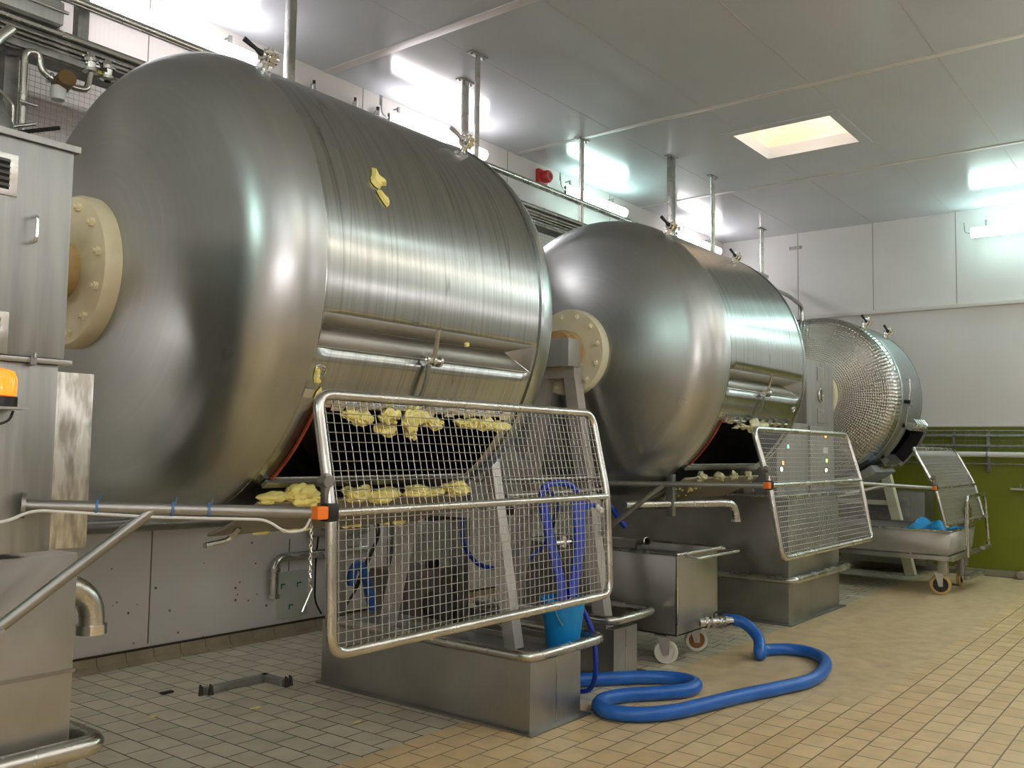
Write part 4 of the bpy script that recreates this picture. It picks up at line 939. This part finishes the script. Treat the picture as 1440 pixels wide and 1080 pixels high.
# ---------------------------------------------------------------- overhead poles, rails, tray, mesh
def pole(x, y, z0, r, label, square=False):
    t = thing('hanger_pole', label, 'pole', (x, y, z0), 'hanger poles from the ceiling')
    bm = NB(); box(bm, (x-r, y-r, z0), (x+r, y+r, ZT-.01), .003) if square else cyl(bm, (x, y, z0), (x, y, ZT-.01), r, 14); obj('tube', bm, PIPE, t)
    bm = NB(); box(bm, (x-.10, y-.035, ZT-.01), (x+.10, y+.035, ZT), .003); pl = obj('ceiling_plate', bm, STEEL_D, t)
    bm = NB()
    for s in (-1, 1): cyl(bm, (x+s*.08, y, ZT-.025), (x+s*.08, y, ZT-.01), .01, 6)
    obj('bolt', bm, STEEL_D, pl)
TR, TZ = 5.44, 4.0
for x0, x1, y, lb in ((3.70, 6.05, 4.98, 'steel carrier beam hung from two ceiling poles behind the nearest churn'), (9.1, 10.45, 4.92, 'steel carrier beam hung from ceiling poles behind the middle churn')):
    bm = NB(); box(bm, (x0, y-.05, 2.86), (x1, y+.05, 2.96), .004); tag(obj('carrier_beam', bm, GALV, None, (x0, y, 2.86)), lb, 'beam')
pole(3.86, 4.98, 2.96, .028, 'ceiling pole rising behind the dome of the nearest churn', True)
pole(6.22, TR, TZ, .036, 'thick ceiling pole, left of the close pair above the nearest churn')
pole(5.85, 4.98, 2.96, .024, 'slender ceiling pole, right of the close pair above the nearest churn')
pole(8.17, TR, TZ+.03, .026, 'ceiling pole ending at the cable tray in front of the greenish light')
pole(9.26, 4.93, 2.96, .036, 'square looking ceiling pole rising behind the middle churn valve', True)
pole(10.24, 4.88, 2.96, .030, 'ceiling pole right of the last back wall light')
pole(13.1, 5.44, 0.0, .030, 'farthest ceiling pole near the corner of the end wall')
for i, (x, z0, r, lb) in enumerate(((5.15, 4.30, .028, 'first short pipe stub on the back wall over the nearest churn'), (5.64, 4.30, .026, 'second short pipe stub on the back wall over the nearest churn'), (5.93, 4.30, .034, 'short pipe stub on the wall left of the second batten'), (10.55, 4.4, .03, 'short pipe stub on the wall right of the greenish batten'))):
    t = thing('wall_conduit', lb, 'pipe', (x, YB-.05, z0), 'pipe stubs along the back wall')
    bm = NB(); cyl(bm, (x, YB-.05, z0), (x, YB-.05, 4.80), r, 12); obj('tube', bm, PIPE, t)
    bm = NB(); cyl(bm, (x, YB-.05, 4.80), (x, YB-.05, 4.84), r*.5, 8); obj('cap', bm, BLACK, t)
t = thing('overhead_rail', 'long round steel rail running above the cable tray behind the churns', 'rail', (7, TR, 4.28))
bm = NB(); tube(bm, [(2.0, TR, 4.28), (13.3, TR, 4.28)], .030, 12); obj('tube', bm, PIPE, t)
t = thing('cable_tray', 'long steel cable tray and channels running behind the churns', 'tray', (7, TR+.1, 3.9))
bm = NB(); box(bm, (1.0, TR+.02, 3.885), (11.2, TR+.20, 3.895)); box(bm, (1.0, TR, 3.885), (11.2, TR+.012, 4.03), .003); box(bm, (1.0, TR+.20, 3.885), (11.2, TR+.212, 4.03), .003); obj('channel', bm, GALV, t)
bm = NB()
for k, (z, r) in enumerate(((4.035, .022), (3.985, .012), (3.955, .012), (3.925, .010), (3.87, .016))): tube(bm, [(1.0, TR-.02, z), (11.2, TR-.02, z)], r, 8)
obj('conduit', bm, PIPE, t)
for k, x in enumerate((2.74, 3.50)):
    bm = NB(); box(bm, (x, TR-.05, 3.862), (x+.09, TR-.042, 3.90), .002); obj('pipe_label', bm, YTAG, t, label='yellow pipe label')
# valves under the tray
def ball_valve(x, z, label, y=TR-.05):
    t = thing('ball_valve', label, 'valve', (x, y, z))
    bm = NB(); lathe(bm, [(0, .022), (.012, .045), (.03, .045), (.03, .03), (.07, .034), (.07, .048), (.09, .048), (.09, .03), (.13, .022)], (x, y, z-.13), (0, 0, 1), 16); cyl(bm, (x-.04, y-.0, z-.07), (x+.05, y, z-.07), .02, 10); obj('body', bm, CHROME, t)
    bm = NB(); tube(bm, [(x+.05, y-.01, z-.07), (x+.08, y-.02, z-.075), (x+.25, y-.03, z-.10)], .012, 6, flat=(.006, .016)); obj('lever', bm, BLACK, t)
ball_valve(2.69, 3.97, 'left polished ball valve with black lever under the cable tray')
ball_valve(2.80, 3.96, 'right ball valve with black lever under the cable tray')
ball_valve(8.15, 3.92, 'small dark valve under the tray left of the middle churn dome')
# water pipe with meter
t = thing('pipe_with_meter', 'swan neck steel pipe with a brown bronze water meter at the top left', 'pipe', (2.35, 5.38, 3.4))
yq = 5.38
bm = NB(); tube(bm, [(2.315, yq, 2.5), (2.30, yq, 3.84), (2.38, yq, 3.86), (2.40, yq, 3.75), (2.48, yq, 3.73), (2.60, yq, 3.72), (2.67, yq, 3.73), (2.69, yq, 3.85)], .020, 12, bend=.05); obj('tube', bm, PIPE, t)
bm = NB(); cyl(bm, (2.515, yq-.08, 3.74), (2.53, yq+.05, 3.72), .052, 24, .006); obj('meter_lid', bm, BROWN, t)
bm = NB(); lathe(bm, [(0, 0), (0, .038), (.025, .045), (.07, .045), (.08, .04), (.08, 0)], (2.50, yq, 3.615), (0, 0, 1), 24); obj('meter_bowl', bm, WHITEP, t)
for a, b_, r in (((2.44, yq, 3.735), (2.455, yq, 3.73), .034), ((2.27, yq-.03, 3.53), (2.37, yq-.03, 3.53), .012), ((2.24, yq-.04, 3.37), (2.36, yq-.04, 3.42), .012)):
    bm = NB(); cyl(bm, a, b_, r, 12); obj('clamp', bm, CHROME, t)
# posts and frame at far left top
t = thing('frame_post', 'upright galvanised channel post behind the left cabinet', 'post', (2.24, 5.5, 0))
bm = NB(); box(bm, (2.22, 5.44, 0), (2.30, 5.52, 3.84), .003); box(bm, (2.14, 5.46, 0), (2.19, 5.52, 3.84), .003); obj('channel', bm, GALV, t)
bm = NB(); prism(bm, [(2.22, 5.40, 3.80), (2.22, 5.44, 3.85), (2.60, 5.44, 3.95), (2.60, 5.40, 3.90)], (0, .03, 0)); box(bm, (2.05, 5.38, 3.86), (2.72, 5.44, 3.90), .003); obj('bracket', bm, GALV, t)
bm = NB(); tube(bm, [(2.22, 5.30, 2.6), (2.22, 5.30, 3.48), (2.10, 5.28, 3.56)], .010, 8, bend=.02); tube(bm, [(2.10, 5.32, 2.6), (2.10, 5.32, 3.80), (2.2, 5.32, 3.92)], .03, 10, bend=.06); obj('conduit', bm, PIPE, t)
t = thing('frame_post', 'paired upright posts reaching the ceiling at the top left corner', 'post', (2.6, 5.6, 3.9))
bm = NB(); box(bm, (2.50, 5.55, 4.03), (2.57, 5.62, ZT), .003); box(bm, (2.68, 5.55, 4.03), (2.75, 5.62, ZT), .003); obj('channel', bm, GALV, t)
t = thing('junction_box', 'grey steel junction box hanging at the top left corner', 'box', (2.25, 5.4, 4.1))
bm = NB(); box(bm, (2.02, 5.35, 4.06), (2.50, 5.55, 4.20), .01); obj('body', bm, SHEET_P, t)
bm = NB(); box(bm, (2.0, 5.33, 4.13), (2.52, 5.35, 4.145), .002); obj('lid', bm, STEEL, t)
t = thing('valve_cluster', 'pale pipe valve fitting standing on top of the left cabinet', 'valve', (2.15, 5.2, 3.1))
bm = NB(); lathe(bm, [(0, .03), (.05, .07), (.14, .08), (.2, .05), (.26, .03), (.26, 0)], (2.12, 5.25, 3.20), (0, 0, 1), 20); obj('body', bm, GALV, t)
bm = NB(); tube(bm, [(2.14, 5.2, 3.27), (2.42, 5.17, 3.38)], .012, 8); obj('lever', bm, BLACK, t)
# wire mesh partition
t = thing('mesh_partition', 'fine wire mesh partition hanging below the cable tray', 'mesh panel', (5, 5.6, 3.0))
bm = NB(); yM = 5.62; z0m, z1m = 2.45, 3.88
x = 2.3; k = 0
while x < 9.4:
    bm2 = None; tube(bm, [(x, yM, z0m), (x, yM, z1m)], .0017, 3, cap=False); x += .034
z = z0m
while z < z1m:
    tube(bm, [(2.3, yM+.003, z), (9.4, yM+.003, z)], .0017, 3, cap=False); z += .034
obj('wire_mesh', bm, STEEL_D, t)
bm = NB()
for a in ((2.3, z0m), (5.6, z0m), (9.4, z0m)): box(bm, (a[0]-.02, yM+.01, 0), (a[0]+.02, yM+.05, z1m), .003)
obj('post', bm, GALV, t)
# pipe rail near the end wall
t = thing('handrail', 'bent steel handrail dropping behind the far churn', 'rail', (12.9, 4.77, 3.4))
bm = NB(); tube(bm, [(9.5, 4.77, 3.86), (12.45, 4.77, 3.80), (12.95, 4.77, 3.72), (12.95, 4.77, 2.2)], .028, 12, bend=.10); obj('tube', bm, PIPE, t)
# alarm sounder
t = thing('alarm_sounder', 'round red alarm sounder on the back wall by the greenish light', 'alarm', (8.65, YB-.05, 4.83))
bm = NB(); box(bm, (8.54, YB-.05, 4.745), (8.72, YB, 4.915), .01); obj('base', bm, RED, t)
bm = NB(); lathe(bm, [(0, .075), (.06, .075), (.085, .06), (.085, .035), (.07, .03), (.07, 0)], (8.65, YB-.05, 4.83), (0, -1, 0), 28); obj('horn', bm, RED, t)
bm = NB(); cyl(bm, (8.65, YB-.124, 4.83), (8.65, YB-.13, 4.83), .028, 16); obj('grille', bm, mat('dark_red', (.12, .01, .01), .5), t)
# plate on end wall
t = thing('sign_plate', 'small blank metal plate screwed high on the end wall', 'plate', (XE-.01, 5.13, 4.755))
bm = NB(); box(bm, (XE-.012, 5.04, 4.735), (XE, 5.235, 4.785), .002); obj('plate', bm, mat('plate_grey', (.42, .40, .36), .5, .3), t)
bm = NB()
for y in (5.06, 5.215): cyl(bm, (XE-.018, y, 4.76), (XE-.011, y, 4.76), .012, 8)
obj('screw', bm, STEEL_D, t)
# end wall: dark hatch under ledge, pipes and tray on the green wall
t = thing('wall_duct', 'dark wall opening with a grey box just under the ledge of the end wall', 'duct', (XE-.05, 5.1, 3.5))
bm = NB(); box(bm, (XE-.05, 5.02, 3.42), (XE, 5.6, 3.62), .004); obj('opening', bm, mat('dark_grey', (.08, .075, .07), .6), t)
bm = NB(); box(bm, (XE-.09, 4.83, 3.44), (XE, 5.0, 3.62), .006); obj('box', bm, GALV, t)
for i, (z, r, dx, lb) in enumerate(((1.93, .010, .10, 'thin sagging cable along the top of the green wall'), (1.865, .020, .10, 'uppermost grey pipe on the green end wall'), (1.73, .018, .10, 'second grey pipe on the green end wall'), (1.615, .036, .12, 'thick white lagged pipe on the green end wall'), (1.49, .012, .10, 'thin lowest pipe on the green end wall'))):
    t = thing('wall_pipe', lb, 'pipe', (XE-dx, 3.0, z), 'pipes along the green end wall')
    bm = NB(); tube(bm, [(XE-dx, YF+.1, z), (XE-dx, 4.6, z)], r, 12); obj('tube', bm, WHITEP if r > .03 else GALV, t)
    bm = NB()
    for y in (.4, 1.6, 2.5, 3.6): cyl(bm, (XE-dx, y-.01, z), (XE-dx, y+.01, z), r+.006, 12)
    obj('clip', bm, STEEL, t)
for i, (y, z0, z1, lb) in enumerate(((2.50, 1.38, 1.92, 'perforated wall bracket holding the pipes, the long one on the right'), (2.93, 1.70, 1.95, 'short wall bracket behind the far guard holding the pipes'), (1.2, 1.38, 1.92, 'wall pipe bracket out of frame'))):
    t = thing('pipe_bracket', lb, 'bracket', (XE, y, z0), 'brackets of the end wall pipes')
    bm = NB(); box(bm, (XE-.06, y-.02, z0), (XE, y+.02, z1), .002); obj('rail', bm, GALV, t)
    bm = NB()
    for z in (1.865, 1.73, 1.615, 1.49):
        if z > z0: box(bm, (XE-.10, y-.015, z-.01), (XE-.05, y+.015, z+.005))
    obj('clip', bm, STEEL, t)
t = thing('wire_tray', 'thin wire cable tray along the top of the green wall', 'tray', (XE-.04, 3, 1.75))
bm = NB()
for k in range(34):
    y = -1+k*.14; tube(bm, [(XE-.045, y, 1.69), (XE-.045, y, 1.92)], .003, 4)
for z in (1.70, 1.80, 1.90): tube(bm, [(XE-.04, -1.1, z), (XE-.04, 3.8, z)], .003, 4)
obj('wires', bm, GALV, t)
t = thing('wall_tap', 'small brass coloured wall tap on the green wall at the right edge', 'tap', (XE-.05, 2.08, 1.15))
bm = NB(); cyl(bm, (XE, 2.14, 1.165), (XE-.10, 2.14, 1.165), .022, 12); cyl(bm, (XE-.09, 2.24, 1.165), (XE-.09, 1.9, 1.165), .02, 12); cyl(bm, (XE-.09, 2.06, 1.165), (XE-.09, 2.06, 1.09), .022, 10); obj('body', bm, PIPE, t)
bm = NB(); cyl(bm, (XE-.09, 2.12, 1.18), (XE-.09, 2.12, 1.24), .008, 8); obj('spindle', bm, PIPE, t)
t = thing('floor_stub', 'pinkish round pipe end on the skirting at the right edge', 'pipe', (XE-.15, 2.12, .05))
bm = NB(); cyl(bm, (XE, 2.14, .055), (XE-.16, 2.14, .055), .05, 20, .008); obj('tube', bm, mat('pink_grey', (.35, .28, .25), .5), t)

# ---------------------------------------------------------------- back wall services low down
t = thing('wall_drain_pipe', 'steel drain pipe coming down the back wall behind the nearest guard', 'pipe', (4.9, YB-.07, .5))
bm = NB(); tube(bm, [(5.9, YB-.07, .66), (4.88, YB-.07, .66), (4.88, YB-.07, .36)], .036, 14, bend=.10); obj('tube', bm, PIPE, t)
bm = NB(); cyl(bm, (4.88, YB-.07, .33), (4.88, YB-.07, .36), .052, 16, .004); cyl(bm, (4.88, YB-.07, .545), (4.88, YB-.07, .575), .048, 16, .004); obj('collar', bm, PIPE, t)
t = thing('wall_main_pipe', 'horizontal dark steel main along the lower back wall under the nearest churn', 'pipe', (4, YB-.1, 1.0))
bm = NB(); tube(bm, [(1.8, YB-.10, 1.02), (5.7, YB-.10, .99)], .048, 14); obj('tube', bm, STEEL_D, t)
bm = NB(); tube(bm, [(5.25, YB-.07, .86), (5.9, YB-.07, .85)], .055, 14); obj('branch', bm, PIPE, t)
t = thing('socket_panel', 'pale green plastic socket panel low on the back wall', 'socket panel', (5.1, YB-.02, .4))
bm = NB(); box(bm, (4.94, YB-.03, .02+.12), (5.27, YB, .53), .006); obj('plate', bm, mat('pale_green_plastic', (.66, .72, .64), .45), t)
bm = NB()
for x, z in ((4.99, .42), (5.16, .42), (5.08, .24)): box(bm, (x-.012, YB-.033, z-.03), (x, YB-.03, z+.012)); box(bm, (x-.012, YB-.033, z), (x+.035, YB-.03, z+.012))
obj('mark', bm, GREENPL, t)
bm = NB(); tube(bm, [(5.31, YB-.12, .98), (5.33, YB-.05, .6), (5.34, YB-.04, .25), (5.42, YB-.04, .13)], .008, 6, bend=.1); tag(obj('cable', bm, BLACK, None, (5.33, YB-.05, .6)), 'black cable hanging down the wall beside the socket panel', 'cable')
t = thing('electrical_box', 'large pale electrical box on the back wall behind the nearest guard', 'box', (7.6, YB-.1, .8))
bm = NB(); box(bm, (6.44, YB-.14, .40), (7.0, YB-.002, .87), .01); obj('body', bm, mat('pale_grey_box', (.50, .52, .47), .45), t)
bm = NB(); box(bm, (6.48, YB-.15, .78), (6.60, YB-.14, .84), .002); obj('label_plate', bm, WHITEP, t)
t = thing('pump_motor', 'dark grey pump motor behind the foreground plinth and guard', 'motor', (5.7, 4.9, .0))
bm = NB(); box(bm, (5.02, 4.85, .18), (5.50, 5.30, .66), .03); obj('housing', bm, mat('motor_grey', (.16, .15, .13), .5, .4), t)
bm = NB(); box(bm, (5.30, 4.88, .66), (5.38, 4.96, .72), .01); lathe(bm, [(0, .03), (.012, .03), (.012, .015)], (5.34, 4.88, .70), (0, -1, 0), 14); obj('lifting_eye', bm, BLACK, t)
bm = NB(); box(bm, (4.98, 4.92, 0), (5.54, 5.35, .18), .01); obj('base', bm, STEEL_D, t)
bm = NB(); cyl(bm, (5.25, 4.85, .40), (5.25, 4.72, .40), .10, 24, .01); obj('end_shield', bm, mat('motor_dark', (.08, .08, .075), .5, .3), t)
t = thing('support_post', 'square steel post standing behind the nearest guard at its left', 'post', (4.6, 5.5, 0), 'square posts below the nearest churn')
bm = NB(); box(bm, (4.40, 4.97, 0), (4.50, 5.07, 1.0), .004); obj('tube', bm, STEEL_D, t)
t = thing('support_post', 'square steel post standing behind the nearest guard at its middle', 'post', (6.3, 5.3, 0), 'square posts below the nearest churn')
bm = NB(); box(bm, (5.68, 4.93, 0), (5.80, 5.05, 1.30), .004); obj('tube', bm, STEEL_D, t)
t = thing('channel_beam', 'dark steel channel beam bridging the posts behind the nearest guard', 'beam', (5.6, 4.9, 1.15))
bm = NB(); box(bm, (5.25, 4.86, 1.03), (6.3, 4.93, 1.10), .003); obj('channel', bm, mat('dark_channel', (.07, .065, .06), .5, .5), t)
bm = NB(); tube(bm, [(5.0, 5.2, 1.05), (5.04, 5.2, .92), (4.92, 5.2, .72), (4.72, 5.1, .55), (4.6, 5.1, .42)], .01, 6, bend=.1); tube(bm, [(4.96, 5.2, 1.05), (5.02, 5.2, .90), (4.88, 5.2, .70), (4.70, 5.1, .55)], .008, 6, bend=.1); tag(obj('cable', bm, BLACK, None, (4.9, 5.2, .8)), 'pair of black cables crossing behind the nearest guard', 'cable')
# outlet pipe and bracket behind the middle guard arm
t = thing('pipe_elbow', 'horizontal steel pipe with a downturned elbow below the middle churn door', 'pipe', (6.6, 3.4, 1.2))
bm = NB(); tube(bm, [(5.95, 3.55, 1.19), (6.90, 3.2, 1.19), (7.02, 3.16, 1.17), (7.04, 3.15, 1.05)], .034, 14, bend=.09); obj('tube', bm, PIPE, t)
bm = NB(); cyl(bm, (7.04, 3.15, 1.035), (7.04, 3.15, 1.055), .042, 16); obj('collar', bm, CHROME, t)
bm = NB(); box(bm, (6.35, 3.36, 1.10), (6.40, 3.42, 1.42), .003); obj('hanger', bm, STEEL_D, t)
